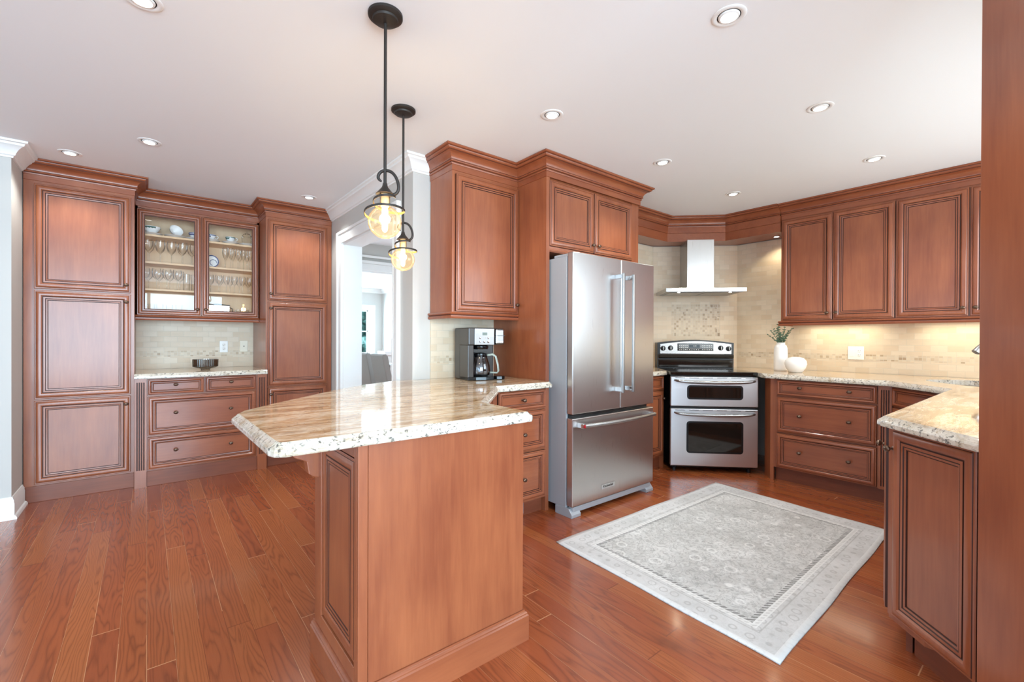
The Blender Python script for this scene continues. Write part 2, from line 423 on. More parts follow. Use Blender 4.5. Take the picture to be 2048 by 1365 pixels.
def rail(path, parent, z=1.352, h=.042, loc=None):
    p = [(0, z), (.014, z), (.018, z+.006), (.018, z+h*.45), (.012, z+h*.5), (.012, z+h*.58), (.020, z+h*.7), (.022, z+h*.85), (.016, z+h), (0, z+h)]
    return M().sweep(path, p, glaze=(4,)).build('light_rail', [MWH, MGL], parent, smooth=35, loc=loc)
def pilaster(x0, x1, z0, z1, parent, y=0, foot=.14, n=4):
    w = x1-x0; g = w*.12; mar = w*.13; pts = [(x0, y+.02), (x0, y-.016)]
    step = (w-2*mar)/n
    for k in range(n):
        a = x0+mar+k*step+(step-g)/2
        pts += [(a, y-.016), (a+g*.2, y-.008), (a+g*.8, y-.008), (a+g, y-.016)]
    pts += [(x1, y-.016), (x1, y+.02)]
    m_ = M().prism(pts, z0+foot, z1-.03)
    for k in range(n): m_.mi[3+4*k] = 1
    m_.box(x0, x1, y-.016, y+.02, z1-.03, z1).box(x0, x1, y-.018, y+.02, z0, z0+foot)
    return m_.build('fluted_pilaster', [MW, MGL], parent)

# ------------------------------------------------------------------ room shell
CH = 2.4975
o = struct('floor', M().box(-4.2, 7.5, -3.4, 12.2, -.05, 0), MFLOOR, 'orange-brown oak strip floor')
o = struct('ceiling', M().box(-4.2, 7.5, -3.4, 12.2, CH, CH+.05), MCEIL, 'smooth white ceiling')
def wall(name, boxes, mat=MWALL):
    m_ = M()
    for b in boxes: m_.box(*b)
    return struct(name, m_, mat)
T = .15
wall('wall_left', [(-4.15, -4.0, -3.4, -2.0, 0, CH), (-4.15, -4.0, 2.6, 4.42, 0, CH), (-4.15, -4.0, -2.0, 2.6, 0, .3), (-4.15, -4.0, -2.0, 2.6, 2.2, CH)])
wall('wall_left_pier', [(-4.15, -.70, 4.42, 5.55, 0, CH)])
wall('wall_pantry', [(-.70, 1.47, 5.40, 5.55, 0, CH)])
wall('wall_doorway', [(1.47, 1.65, 4.42, 5.9, 0, CH), (1.47, 1.65, 3.248, 4.42, 2.125, CH), (1.47, 1.65, 2.95, 3.248, 0, CH)])
wall('wall_fridge', [(1.65, 4.39, 2.95, 3.10, 0, CH)])
struct('wall_diagonal', M().prism([(4.39, 2.95), (5.03, 2.31), (5.2, 2.31), (5.2, 3.1), (4.39, 3.1)], 0, CH), MWALL)
wall('wall_right', [(5.03, 5.18, -.35, 2.31, 0, CH)])
wall('wall_sink', [(1.9, 5.03, -.35, -.20, 0, 1.0), (1.9, 5.03, -.35, -.20, 2.3, CH), (1.9, 2.2, -.35, -.2, 1.0, 2.3), (4.75, 5.03, -.35, -.2, 1.0, 2.3)])
wall('wall_nook', [(1.9, 2.05, -3.4, -.35, 0, CH)])
wall('wall_back', [(-4.15, -2.9, -3.4, -3.25, 0, CH), (1.5, 1.9, -3.4, -3.25, 0, CH), (-2.9, 1.5, -3.4, -3.25, 0, .25), (-2.9, 1.5, -3.4, -3.25, 2.3, CH)])
# openings in the walls behind and beside the viewer
def window_frame(name, axis, a0, a1, z0, z1, p, nx=3, glazing=.05):
    m_ = M(); w = .06
    def bx(a, b, c, d):
        if axis == 'x': m_.box(a, b, p-.03, p+.03, c, d)
        else: m_.box(p-.03, p+.03, a, b, c, d)
    bx(a0, a1, z0, z0+w); bx(a0, a1, z1-w, z1)
    for k in range(nx+1):
        c = a0+(a1-a0)*k/nx; bx(max(a0, c-w/2), min(a1, c+w/2), z0, z1)
    return struct(name, m_, MTRIM)
window_frame('window_1', 'x', -2.9, 1.5, .25, 2.3, -3.33)
window_frame('window_2', 'y', -2.0, 2.6, .3, 2.2, -4.08)
window_frame('window_added', 'x', 2.2, 4.75, 1.0, 2.3, -.28, 2)  # unseen window, added and widened for a bright reflection in the steel
# white crown and baseboard
WCR = [(0, 2.395), (.010, 2.395), (.012, 2.405), (.022, 2.411), (.026, 2.424), (.040, 2.446), (.058, 2.462), (.070, 2.468), (.074, 2.480), (.088, 2.484), (.090, 2.4965), (0, 2.4965)]
WBB = [(0, 0), (.030, 0), (.030, .010), (.024, .022), (.016, .026), (.016, .105), (.013, .112), (.014, .122), (.008, .134), (.006, .145), (0, .145)]
struct('trim_1', M().sweep([(-3.98, 4.42), (-.70, 4.42), (-.70, 4.72)], WCR), MTRIM, smooth=35)
struct('trim_2', M().sweep([(1.47, 4.74), (1.47, 2.95), (1.60, 2.95)], WCR), MTRIM, smooth=35)
struct('baseboard_left', M().sweep([(-3.98, 4.42), (-.70, 4.42), (-.70, 4.745)], WBB), MTRIM, smooth=35)
struct('baseboard_doorway', M().sweep([(1.47, 3.15), (1.47, 2.95)], WBB), MTRIM, smooth=35)
# doorway casing
cas = M()
cas.box(1.452, 1.47, 4.42, 4.53, 0, 2.125).box(1.452, 1.47, 3.15, 3.248, 0, 2.125).box(1.452, 1.47, 3.15, 4.53, 2.125, 2.235)
cas.box(1.438, 1.452, 4.508, 4.53, 0, 2.213).box(1.438, 1.452, 3.15, 3.172, 0, 2.213).box(1.438, 1.452, 3.15, 4.53, 2.213, 2.235)
cas.box(1.446, 1.452, 4.42, 4.432, 0, 2.125).box(1.446, 1.452, 3.236, 3.248, 0, 2.125).box(1.446, 1.452, 3.248, 4.42, 2.125, 2.137)
cas.box(1.47, 1.65, 4.405, 4.42, 0, 2.125).box(1.47, 1.65, 3.248, 3.262, 0, 2.125).box(1.47, 1.65, 3.262, 4.405, 2.11, 2.125)
struct('door_1', cas, MTRIM)
# ---- rooms beyond
wall('wall_dining_header', [(1.65, 7.4, 6.0, 6.18, 2.13, CH), (1.50, 1.65, 5.9, 12.2, 0, CH)])
struct('trim_3', M().box(1.65, 7.4, 5.975, 6.0, 2.13, 2.22).box(1.65, 7.4, 5.96, 6.0, 2.22, 2.26).box(1.65, 7.4, 5.95, 6.0, 2.30, 2.33), MTRIM, bevel=.004)
wall('wall_dining_far', [(1.65, 2.6, 11.5, 11.65, 0, CH), (4.48, 7.4, 11.5, 11.65, 0, CH), (2.6, 4.48, 11.5, 11.65, 0, .82), (2.6, 4.48, 11.5, 11.65, 1.95, CH)])
wall('wall_dining_side', [(4.85, 5.0, 8.2, 11.5, 0, CH), (7.4, 7.55, 3.1, 12.2, 0, CH)])
struct('trim_4', M().sweep([(1.65, 11.5), (4.85, 11.5), (4.85, 8.2)], WCR), MTRIM, smooth=35)
cas = M().box(4.48, 4.65, 11.47, 11.5, .72, 2.07).box(2.47, 4.65, 11.46, 11.5, 1.95, 2.08).box(2.47, 2.62, 11.47, 11.5, .72, 2.07).box(2.45, 4.68, 11.42, 11.5, .76, .82)
for zz in (.82, 1.38, 1.91): cas.box(2.6, 4.48, 11.55, 11.58, zz, zz+.03)
for xx in (2.6, 3.3, 3.95, 4.455): cas.box(xx, xx+.025, 11.55, 11.59, .82, 1.95)
struct('window_4', cas, MTRIM)

# ------------------------------------------------------------------ pantry wall cabinets
def base_board(m_, x0, x1, y, z1=.125, d=.02): m_.box(x0, x1, y, y+d, 0, z1)
def tall_pantry(x, w, dx0, dx1, label, knob_side, y=4.76, left_open=False):
    t = thing('pantry_cabinet', label, 'cabinet', (x, y, 0), 0)
    m_ = M().box(0, w, 0, .635, .0, 2.395)
    m_.build('cabinet_body', MW, t)
    for (a, b, kz) in ((1.565, 2.328, 1.626), (.755, 1.552, 1.49), (.131, .742, .68)):
        d = door('door', dx0, dx1, a, b, t); knob(dx1-.028 if knob_side > 0 else dx0+.022, kz, d, -.018)
    M().box(.012, w, -.006, 0, 0, .118).build('base_board', MTOE, t, bevel=.002)
    return t
t = tall_pantry(-.695, .615, .055, .594, 'tall cherry pantry cabinet with three panelled doors beside the white wall corner', 1)
crown([(0, 0), (.615, 0), (.615, .33)], t); frieze([(0, 0), (.615, 0), (.615, .33)], t)
t = tall_pantry(.868, .598, .017, .553, 'narrower tall cherry pantry cabinet beside the white doorway', -1)
crown([(0, .33), (0, 0), (.598, 0)], t); frieze([(0, .33), (0, 0), (.598, 0)], t)

GX, GY = -.078, 5.09
t = thing('display_cabinet', 'cherry wall cabinet with two glass doors holding china and stemware', 'cabinet', (GX, GY, 0))
W_ = .944; D_ = .305
m_ = M().box(0, .015, 0, D_, 1.40, 2.395).box(W_-.015, W_, 0, D_, 1.40, 2.395).box(0, W_, 0, D_, 2.335, 2.395)
m_.box(0, .04, 0, .018, 1.40, 2.34).box(W_-.04, W_, 0, .018, 1.40, 2.34).box(.455, .49, 0, .018, 1.42, 2.335)
m_.build('cabinet_body', MW, t)
M().box(.015, W_-.015, D_-.012, D_, 1.40, 2.335).box(.015, .02, .018, D_-.012, 1.425, 2.335).box(W_-.02, W_-.015, .018, D_-.012, 1.425, 2.335).build('interior_lining', MMAP, t)
M().box(.015, W_-.015, 0.018, D_-.012, 1.40, 1.425).build('bottom_panel', MMAP, t)
SHZ = (2.125, 1.885, 1.645)
for z in SHZ: M().box(.021, W_-.021, .035, D_-.013, z-.018, z).build('shelf', MMAP, t, bevel=.002)
GP = [(0, 0), (0, .015), (.0025, .018), (.007, .018), (.0085, .020), (.014, .0235), (.021, .0245), (.028, .0225), (.034, .0165), (.037, .0165), (.0375, .019), (.047, .019), (.049, .015), (.053, .014), (.055, .010), (.055, .002)]
for (a, b, kx) in ((.010, .470, .470-.030), (.476, .938, .476+.027)):
    d = M().rings(a, b, 1.408, 2.328, GP, (0, 3, 8, 9, 12, 14), back=False, cap=False).build('glass_door', [MW, MGL], t, smooth=28)
    M().box(a+.05, b-.05, -.008, -.005, 1.458, 2.278).build('glass_pane', MPANE, d)
    knob(kx, 1.470, d, -.018)
crown([(0, 0), (W_, 0)], t); frieze([(0, 0), (W_, 0)], t); rail([(0, 0), (W_, 0)], t, 1.362, .044)
M().box(.0, W_, .02, D_, 1.385, 1.40).build('underside_panel', MW, t)

BX, BY = -.078, 4.71
t = thing('drawer_cabinet', 'cherry base cabinet with four drawers between two tall pantries', 'cabinet', (BX, BY, 0))
M().box(0, .944, 0, .685, .0, .876).build('cabinet_body', MW, t)
ox = -BX
for (a, b, z0, z1, ks) in ((.004, .383, .740, .870, (.188,)), (.396, .776, .740, .870, (.582,)), (.004, .776, .412, .727, (.188, .580)), (.004, .776, .134, .398, (.188, .580))):
    d = door('drawer', a+ox, b+ox, z0, z1, t, True)
    for k in ks: knob(k+ox, {.740: .820, .412: .587, .134: .277}[z0], d, -.010)
pilaster(0, .076, 0, .876, t, -.004); pilaster(.866, .942, 0, .876, t, -.004)
M().box(.076, .866, -.006, 0, 0, .122).build('base_board', MTOE, t, bevel=.002)

def offs(poly, d):
    n = len(poly); out = []
    for i in range(n):
        p0, p1, p2 = Vector(poly[i-1]), Vector(poly[i]), Vector(poly[(i+1) % n])
        a, b = (p1-p0).normalized(), (p2-p1).normalized()
        na, nb = Vector((-a.y, a.x)), Vector((-b.y, b.x))     # inward for CCW
        da, db = d[i-1], d[i]
        det = a.x*b.y-a.y*b.x
        if abs(det) < 1e-5: q = p1+na*da
        else:
            A, B = p1+na*da, p1+nb*db
            tt = ((B.x-A.x)*b.y-(B.y-A.y)*b.x)/det; q = A+a*tt
        out.append((q.x, q.y))
    return out
EP = [(.002, .878), (0, .882), (0, .894), (.002, .899), (.006, .9015), (.0065, .903), (.009, .9045), (.016, .9100), (.020, .9145), (.024, .916)]
def slab(name, poly, wallside, label, hole=None, parent=None):
    """granite slab, CCW polygon, wallside = set of edge indices that touch a wall (kept square)"""
    n = len(poly); m_ = M()
    L = []
    for (d, z) in EP:
        L.append([(x, y, z) for x, y in offs(poly, [0 if i in wallside else d for i in range(n)])])
    for a, b in zip(L, L[1:]):
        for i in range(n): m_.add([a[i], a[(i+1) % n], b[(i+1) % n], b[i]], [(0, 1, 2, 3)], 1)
    def cap(ring, z, mi):
        loops = [[Vector((p[0], p[1], 0)) for p in ring]]
        pts = [(p[0], p[1], z) for p in ring]
        if hole: loops.append([Vector((x, y, 0)) for x, y in hole]); pts += [(x, y, z) for x, y in hole]
        m_.add(pts, [tuple(t_) for t_ in tessellate_polygon(loops)], mi)
    cap(L[-1], EP[-1][1], 0); cap(L[0], EP[0][1], 0)
    if hole:
        h = len(hole)
        for i in range(h):
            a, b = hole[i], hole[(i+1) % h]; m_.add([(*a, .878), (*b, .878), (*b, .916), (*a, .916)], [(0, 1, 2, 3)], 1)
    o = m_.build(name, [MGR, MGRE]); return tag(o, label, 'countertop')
slab('granite_countertop', [(-.079, 4.665), (.867, 4.665), (.867, 5.39), (-.079, 5.39)], {1, 2, 3}, 'small tan granite countertop under the glass display cabinet, holding a bowl')

# ------------------------------------------------------------------ tile backsplashes (object x runs along the wall)
def splash(label, loc, rz, w, z0, z1, band=(1.029, 1.083), extra=None):
    t = M()
    if band:
        t.box(0, w, 0, .010, z0, band[0], 0).box(0, w, 0, .010, band[1], z1, 0).box(0, w, -.001, .010, band[0], band[1], 1)
    else: t.box(0, w, 0, .010, z0, z1, 0)
    if extra: extra(t)
    o = t.build('tile_backsplash', [MTILE, MMOS, MMOS2]); o.location = loc; o.rotation_euler = (0, 0, R_(rz))
    return tag(o, label, 'tile backsplash')
splash('pale subway tile backsplash with mosaic strip behind the bowl', (-.079, 5.389, 0), 0, .946, .9165, 1.40)
splash('beige tile backsplash behind the coffee maker', (1.61, 2.939, 0), 0, .57, .9165, 1.37)
splash('beige tile backsplash between the refrigerator and the corner', (3.28, 2.939, 0), 0, 1.10, .9165, 2.24)
def mos(t):
    a, b = .205, .72
    t.box(a, b, -.0015, .009, 1.248, 1.600, 1)
    for (x0, z0) in ((a+.12, 1.560), (b-.05, 1.560), (b-.05, 1.46), (b-.05, 1.25), (b-.05, 1.29), (a, 1.25), (a+.09, 1.49), (a+.33, 1.40), (b-.1, 1.56)):
        t.box(x0, x0+.046, -.0025, .009, z0, z0+.036, 2)
splash('beige tile backsplash with a square mosaic inset behind the range', (4.385, 2.941, 0), -45, .905, .88, 2.24, None, mos)
splash('long warm-lit tile backsplash with mosaic strip under the right wall cabinets', (5.019, 2.31, 0), -90, 2.5, .9165, 2.24)
# wall plates
def outlet(t, x, z, rz=0):
    for dz in (.019, -.019):
        m_ = M().lathe([(.0165, 0), (.0165, .002), (.015, .003), (0, .003)], (x, -.005, z+dz), 20, 'y'); o = m_.build('socket', MPLATE, t, smooth=40)
        M().box(x-.008, x-.0055, -.0086, -.007, z+dz-.002, z+dz+.007).box(x+.0055, x+.008, -.0086, -.007, z+dz-.002, z+dz+.007).box(x-.002, x+.002, -.0086, -.007, z+dz-.011, z+dz-.007).build('slot', MDK, o)
t = thing('wall_outlet', 'white double wall outlet on the pale tile beside the bowl', 'outlet', (.604, 5.387, 1.12))
M().box(-.036, .036, -.006, 0, -.058, .058).build('cover_plate', MPLATE, t, bevel=.003); outlet(t, 0, 0)
t = thing('cable_plate', 'almond wall plate with one small jack, right of the outlet', 'wall plate', (.780, 5.387, 1.124))
M().box(-.036, .036, -.006, 0, -.058, .058).build('cover_plate', MPLATE2, t, bevel=.003)
M().lathe([(.005, 0), (.005, .006), (0, .006)], (0, -.006, 0), 14, 'y').build('jack', MDK, t)
t = thing('wall_outlet', 'wide white wall plate with a rocker switch and an outlet, right of the vases', 'outlet', (5.016, 1.238, 1.095), -90)
M().box(-.060, .060, -.006, 0, -.060, .060).build('cover_plate', MPLATE, t, bevel=.003); outlet(t, .026, 0)
M().box(-.044, -.012, -.010, -.006, -.034, .034).build('rocker_switch', MPLATE, t, bevel=.002)

# ------------------------------------------------------------------ wall cabinet by the refrigerator
t = thing('wall_cabinet', 'single-door cherry wall cabinet above the coffee maker', 'cabinet', (1.605, 2.64, 0))
M().box(0, .573, 0, .298, 1.385, 2.395).build('cabinet_body', MW, t)
d = door('door', .024, .571, 1.397, 2.331, t); knob(.545, 1.462, d, -.018)
crown([(0, .30), (0, 0), (.573, 0)], t); frieze([(0, .30), (0, 0), (.573, 0)], t); rail([(0, .298), (0, 0), (.573, 0)], t, 1.348, .044)

t = thing('refrigerator_cabinet', 'tall cherry surround with two small doors above the refrigerator', 'cabinet', (2.18, 2.345, 0))
M().box(0, .032, -.02, .603, 0, 2.395).build('side_panel', MW, t); M().box(1.055, 1.09, -.005, .603, 0, 2.395).build('side_panel', MW, t)
M().box(.032, 1.055, 0, .603, 1.83, 2.395).build('cabinet_body', MW, t)
for (a, b, k) in ((.040, .508, .480), (.516, .992, .546)):
    d = door('door', a, b, 1.873, 2.338, t); knob(k, 1.930, d, -.018)
M().box(.992, 1.055, -.006, 0, 1.83, 2.36).build('filler_strip', MW, t)
crown([(0, .30), (0, -.02), (1.09, -.02), (1.09, .30)], t); frieze([(0, .29), (0, -.02), (1.09, -.02), (1.09, .30)], t)
M().sweep([(.032, 0), (1.055, 0)], [(0, 1.83), (.010, 1.83), (.016, 1.84), (.016, 1.85), (.010, 1.855), (.012, 1.868), (0, 1.868)]).build('bottom_moulding', MWH, t, smooth=30)

# ------------------------------------------------------------------ wood soffit over the range
t = thing('soffit', 'cherry soffit with crown bending round the corner above the range hood', 'soffit', (4.0, 2.7, 2.245))
fr = [(3.275, 2.70), (4.285, 2.70), (4.70, 2.285), (4.70, 1.758)]
M().prism([*fr, (5.018, 1.758), (5.018, 2.315), (4.396, 2.937), (3.275, 2.937)][::-1], 2.245, 2.395).build('soffit_board', MWH, t, loc='world')
crown(fr, t, loc='world'); frieze(fr, t, 2.33, 2.40, 'world', .010)
M().sweep([(3.275, 2.70), (3.285, 2.70), (3.3, 2.70)], [(0, 1.85), (.012, 1.85), (.012, 2.33), (0, 2.33)]).build('end_filler', MW, t, loc='world')
t = thing('puck_light', 'small recessed puck light in the soffit underside near the right wall cabinets', 'light', (4.88, 1.86, 2.243))
M().lathe([(.03, 0), (.03, -.004), (.022, -.006), (.022, -.002)], (0, 0, 0), 20).build('trim_ring', MMET, t, smooth=40)
M().lathe([(.022, -.003), (0, -.003)], (0, 0, 0), 20).build('lens', MLED, t)
def spot(parent, loc, power, ang=110, col=LAMP, blend=.6, rad=.03):
    l = bpy.data.lights.new('lamp_light', 'SPOT'); l.energy = power; l.color = col; l.spot_size = R_(ang); l.spot_blend = blend; l.shadow_soft_size = rad
    o = bpy.data.objects.new('lamp_light', l); C.objects.link(o); o.parent = parent; o.location = loc; return o
spot(t, (0, 0, -.02), 5, 130, (1, .88, .62))

# ------------------------------------------------------------------ right wall cabinets
for (y0, lab, name, dd) in ((1.755, 'cherry wall cabinet with paired doors, nearest the range corner', 'wall_cabinet', ((.013, .418, .385), (.424, .845, .452))),
                      (.905, 'cherry wall cabinet with wide doors, cut off by the tall panel at right', 'wall_cabinet', ((.006, .420, .392), (.430, .845, .46)))):
    t = thing(name, lab, 'cabinet', (4.72, y0, 0), -90)
    M().box(0, .848, 0, .295, 1.385, 2.395).build('cabinet_body', MW, t)
    for (a, b, k) in dd:
        d = door('door', a, b, 1.394, 2.340, t); knob(k, 1.454, d, -.018)
    if y0 > 1: crown([(0, 0), (.850, 0)], t); frieze([(0, 0), (.85, 0)], t); rail([(0, .29), (0, 0), (.85, 0)], t, 1.346, .044)
    else: crown([(0, 0), (.845, 0), (.845, .2)], t); frieze([(0, 0), (.845, 0), (.845, .2)], t); rail([(0, 0), (.845, 0)], t, 1.346, .044)
    u = thing('under_cabinet_light', 'slim warm strip light fixed under the '+('range-side' if y0 > 1 else 'sink-side')+' wall cabinet', 'light', (4.90, y0-.42, 1.37), -90)
    M().box(-.30, .30, -.02, .02, -.002, .014).build('housing', MPLATE, u); M().box(-.28, .28, -.014, .014, -.005, -.002).build('diffuser', MUC, u)
    al = area('strip_light', (0, 0, 0), (0, 0, -1), .56, .03, 1.15, (1.0, .92, .66), 170); al.parent = u; al.location = (0, 0, -.012); al.rotation_euler = (0, 0, 0)

# ------------------------------------------------------------------ right base cabinets
t = thing('drawer_cabinet', 'cherry three-drawer base cabinet with fluted pilaster, right of the range', 'cabinet', (4.22, 1.62, 0), -90)
M().box(0, .80, 0, .78, .115, .876).build('cabinet_body', MW, t)
for (z0, z1, kz) in ((.737, .870, .812), (.424, .725, .579), (.122, .412, .275)):
    d = door('drawer', .026, .711, z0, z1, t, True)
    for k in (.205, .545): knob(k, kz, d, -.016 if z1-z0 > .2 else -.010)
pilaster(.722, .798, .115, .876, t, 0, .02)
M().box(0, .80, .05, .07, 0, .115).build('toe_kick', MTOE, t)
M().prism([(0, 0), (.0, .02), (-.10, .12), (-.115, .105), (-.028, .0)][::-1], 0, .876).build('filler_panel', MW, t)

t = thing('sink_cabinet', 'cherry corner sink cabinet set diagonally beside the fluted pilaster', 'cabinet', (4.215, .815, 0), -135)
M().box(.0, .50, 0, .5, .115, .876).build('cabinet_body', MW, t)
door('drawer', .012, .488, .735, .870, t, True)
for (a, b, k) in ((.012, .246, .222), (.254, .488, .278)): d = door('door', a, b, .122, .722, t); knob(k, .66, d, -.018)
M().box(0, .50, .05, .07, 0, .115).build('toe_kick', MTOE, t)

t = thing('base_cabinet', 'cherry base cabinet run under the near sink counter, facing the rug', 'cabinet', (3.862, .452, 0), 180)
M().prism([(0, 0), (1.575, 0), (1.70, .125), (1.70, .64), (0, .64)], .115, .876).build('cabinet_body', MW, t)
for a in (.01, .40, .79, 1.18):
    d = door('door', a, a+.38, .142, .870, t); knob(a+(.03 if a in (.40,) else .35), .79, d, -.018)
M().box(0, 1.56, .05, .07, 0, .115).build('toe_kick', MTOE, t)
t = thing('end_cabinet', 'angled cherry end cabinet with one tall panelled door at the right foreground', 'cabinet', (2.284, .442, 0), -135)
M().box(0, .455, 0, .016, .130, .876).build('cabinet_body', MW, t)
d = door('door', .018, .380, .140, .868, t); knob(.030, .79, d, -.018)
M().box(-.014, .016, -.004, .02, .125, .876).box(-.02, -.006, -.002, .05, .125, .876).build('corner_post', MW, t)
M().box(.04, .46, .055, .07, 0, .125).build('toe_kick', MTOE, t)

t = thing('tall_cabinet', 'full-height plain cherry cabinet side at the right edge of the view', 'cabinet', (1.892, .172, 0), -135)
M().box(0, .55, 0, .02, 0, 2.4965).build('side_panel', MW, t, bevel=.002)
M().box(0.004, .55, .0205, .24, 0, 2.4965).build('cabinet_body', MW, t)

# ------------------------------------------------------------------ countertops of the kitchen
slab('granite_countertop', [(3.275, 2.385), (3.79, 2.385), (4.20, 2.795), (4.745, 2.25), (4.915, 2.42), (4.40, 2.935), (3.275, 2.935)], {1, 2, 3, 4, 5, 6},
     'short granite countertop between the refrigerator and the range')
cx, cy = 4.42, .36
import itertools
hole = []
for k in range(28):
    a = 2*PI*k/28; u, v_ = .36*math.copysign(abs(math.cos(a))**.75, math.cos(a)), .235*math.copysign(abs(math.sin(a))**.75, math.sin(a))
    hole.append((cx+u*(-s2)+v_*s2, cy+u*(-s2)+v_*(-s2)))
slab('granite_countertop', [(5.015, 2.325), (4.920, 2.42), (4.185, 1.685), (4.178, 1.665), (4.178, .845), (3.815, .482), (2.235, .482), (2.205, .465), (1.905, .165), (2.16, -.09), (2.16, -.19), (5.015, -.19)], {0, 1, 8, 9, 10, 11},
     'long granite countertop with the sink, turning the corner at right', hole)
# sink
t = thing('kitchen_sink', 'stainless undermount sink in the corner of the right countertop', 'sink', (cx, cy, .876))
L_ = []
m_ = M()
for (k, z) in ((1.04, .0), (1.0, 0), (.99, -.02), (.95, -.16), (.86, -.185), (.15, -.19)):
    L_.append([((x-cx)*k, (y-cy)*k, z) for x, y in hole])
for a, b in zip(L_, L_[1:]):
    for i in range(28): m_.add([a[i], a[(i+1) % 28], b[(i+1) % 28], b[i]], [(0, 1, 2, 3)])
m_.build('basin', MSTD, t, smooth=40)
M().lathe([(.05, -.186), (.05, -.18), (.02, -.184), (0, -.185)], (0, 0, 0), 20).build('drain', MMET, t, smooth=40)
# faucet
t = thing('kitchen_faucet', 'brushed steel pull-down faucet over the sink, partly behind the tall panel', 'faucet', (4.66, .10, .916))
M().lathe([(.028, 0), (.028, .006), (.020, .012), (.017, .04), (.017, .06), (.013, .07)], (0, 0, 0), 24).build('base', MSTD, t, smooth=40)
hx, hy = 4.38-4.66, .405-.10
pts = [(0, 0, .06), (0, 0, .24)]+[(hx*.85*(1-math.cos(a))/2, hy*.85*(1-math.cos(a))/2, .26+.13*math.sin(a)) for a in [PI*k/12 for k in range(0, 11)]]
M().tube(pts, .012, 12).build('spout', MSTD, t, smooth=60)
a = Vector(pts[-1]); b = Vector((hx*1.03, hy*1.03, .215))
M().tube([a, a.lerp(b, .35), a.lerp(b, .8), b], [.013, .016, .021, .0225], 16).build('spray_head', MSTD, t, smooth=50)
M().tube([(.0, -.015, .05), (.02, -.06, .075), (.03, -.10, .10)], [.007, .006, .005], 10).build('lever', MSTD, t, smooth=60)

# ------------------------------------------------------------------ peninsula
PB = (.508, 1.385)
t = thing('peninsula_base', 'cherry peninsula base with plain end panel and panelled side', 'cabinet', (.85, 1.6, 0))
M().prism([(.520, 1.397), (1.168, 1.397), (1.168, 1.76), (1.70, 2.30), (1.70, 2.935), (1.45, 2.935), (.520, 1.84)], 0, .876).build('cabinet_body', MW, t, loc='world')
M().box(.541, 1.178, 1.385, 1.397, .10, .876).build('end_panel', MW, t, loc='world')
M().box(.508, .5395, 1.383, 1.397, 0, .876).box(.508, .520, 1.397, 1.42, 0, .876).box(.508, .520, 1.765, 1.845, 0, .876).box(.508, .520, 1.42, 1.765, 0, .168).box(.508, .520, 1.42, 1.765, .832, .876).build('corner_post', MW, t, loc='world', bevel=.002)
pm = door('side_panel', 0, .345, .175, .825, t); pm.location = (.5195-.85, 1.765-1.6, 0); pm.rotation_euler = (0, 0, R_(-90)); pm.scale = (1, .42, 1)
bb = [(0, 0), (.016, 0), (.016, .098), (.012, .103), (.012, .107), (.009, .111), (.005, .113), (.004, .119), (0, .119)]
M().sweep([(.508, 1.85), (.508, 1.383), (1.180, 1.383), (1.180, 1.76)], bb).build('base_moulding', MWH, t, smooth=30, loc='world')
# corbel under the overhang
cb = [(0, .876), (-.16, .876), (-.16, .845), (-.150, .835), (-.128, .80), (-.095, .765), (-.055, .745), (-.048, .70), (-.030, .685), (0, .675)]
mm = M(); mm.T = Matrix.Translation((.520, 0, 0)); mm.yprism(cb, 1.795, 1.84)
mm.build('corbel', MW, t, loc='world', bevel=.003)
slab('granite_countertop', [(.262, 1.41), (.272, 1.380), (.30, 1.364), (1.20, 1.358), (1.219, 1.375), (1.232, 1.722), (1.70, 2.228), (2.150, 2.234), (2.172, 2.25), (2.178, 2.935), (1.27, 2.945), (1.05, 2.83), (.82, 2.645), (.42, 2.25), (.285, 2.10), (.253, 2.03)], {8, 9},
     'large tan granite peninsula countertop in the foreground with clipped corners')
t = thing('drawer_cabinet', 'narrow cherry three-drawer cabinet between the peninsula and the refrigerator', 'cabinet', (1.702, 2.30, 0))
M().box(0, .475, 0, .63, .115, .876).build('cabinet_body', MW, t)
for (z0, z1, kz) in ((.738, .868, .803), (.460, .726, .575), (.130, .447, .278)):
    d = door('drawer', .033, .443, z0, z1, t, True); knob(.238, kz, d, -.016 if z1-z0 > .2 else -.010)
M().box(0, .475, .06, .08, 0, .115).build('toe_kick', MTOE, t)
t = thing('floor_register', 'small grey metal vent grille in the toe kick below the narrow drawers', 'vent', (1.93, 2.358, .055))
M().box(-.13, .075, -.004, 0, -.040, .048).build('vent_frame', MGREY, t, bevel=.001)
gm = M()
for i in range(7):
    for z in (-.022, .012): gm.box(-.112+i*.020, -.105+i*.020, -.0048, -.003, z, z+.022)
gm.build('vent_slots', MDK, t)

# narrow base cabinet right of the refrigerator
t = thing('base_cabinet', 'narrow cherry base cabinet between the refrigerator and the range', 'cabinet', (3.20, 2.425, 0))
M().box(.075, .60, 0, .5, .115, .876).build('cabinet_body', MW, t)
door('drawer', .08, .575, .742, .868, t, True); d = door('door', .08, .575, .135, .730, t); knob(.548, .662, d, -.018)
M().box(.075, .57, .03, .05, 0, .115).build('toe_kick', MTOE, t)
M().box(.572, .60, .0, .03, 0, .115).build('foot_block', MW, t)

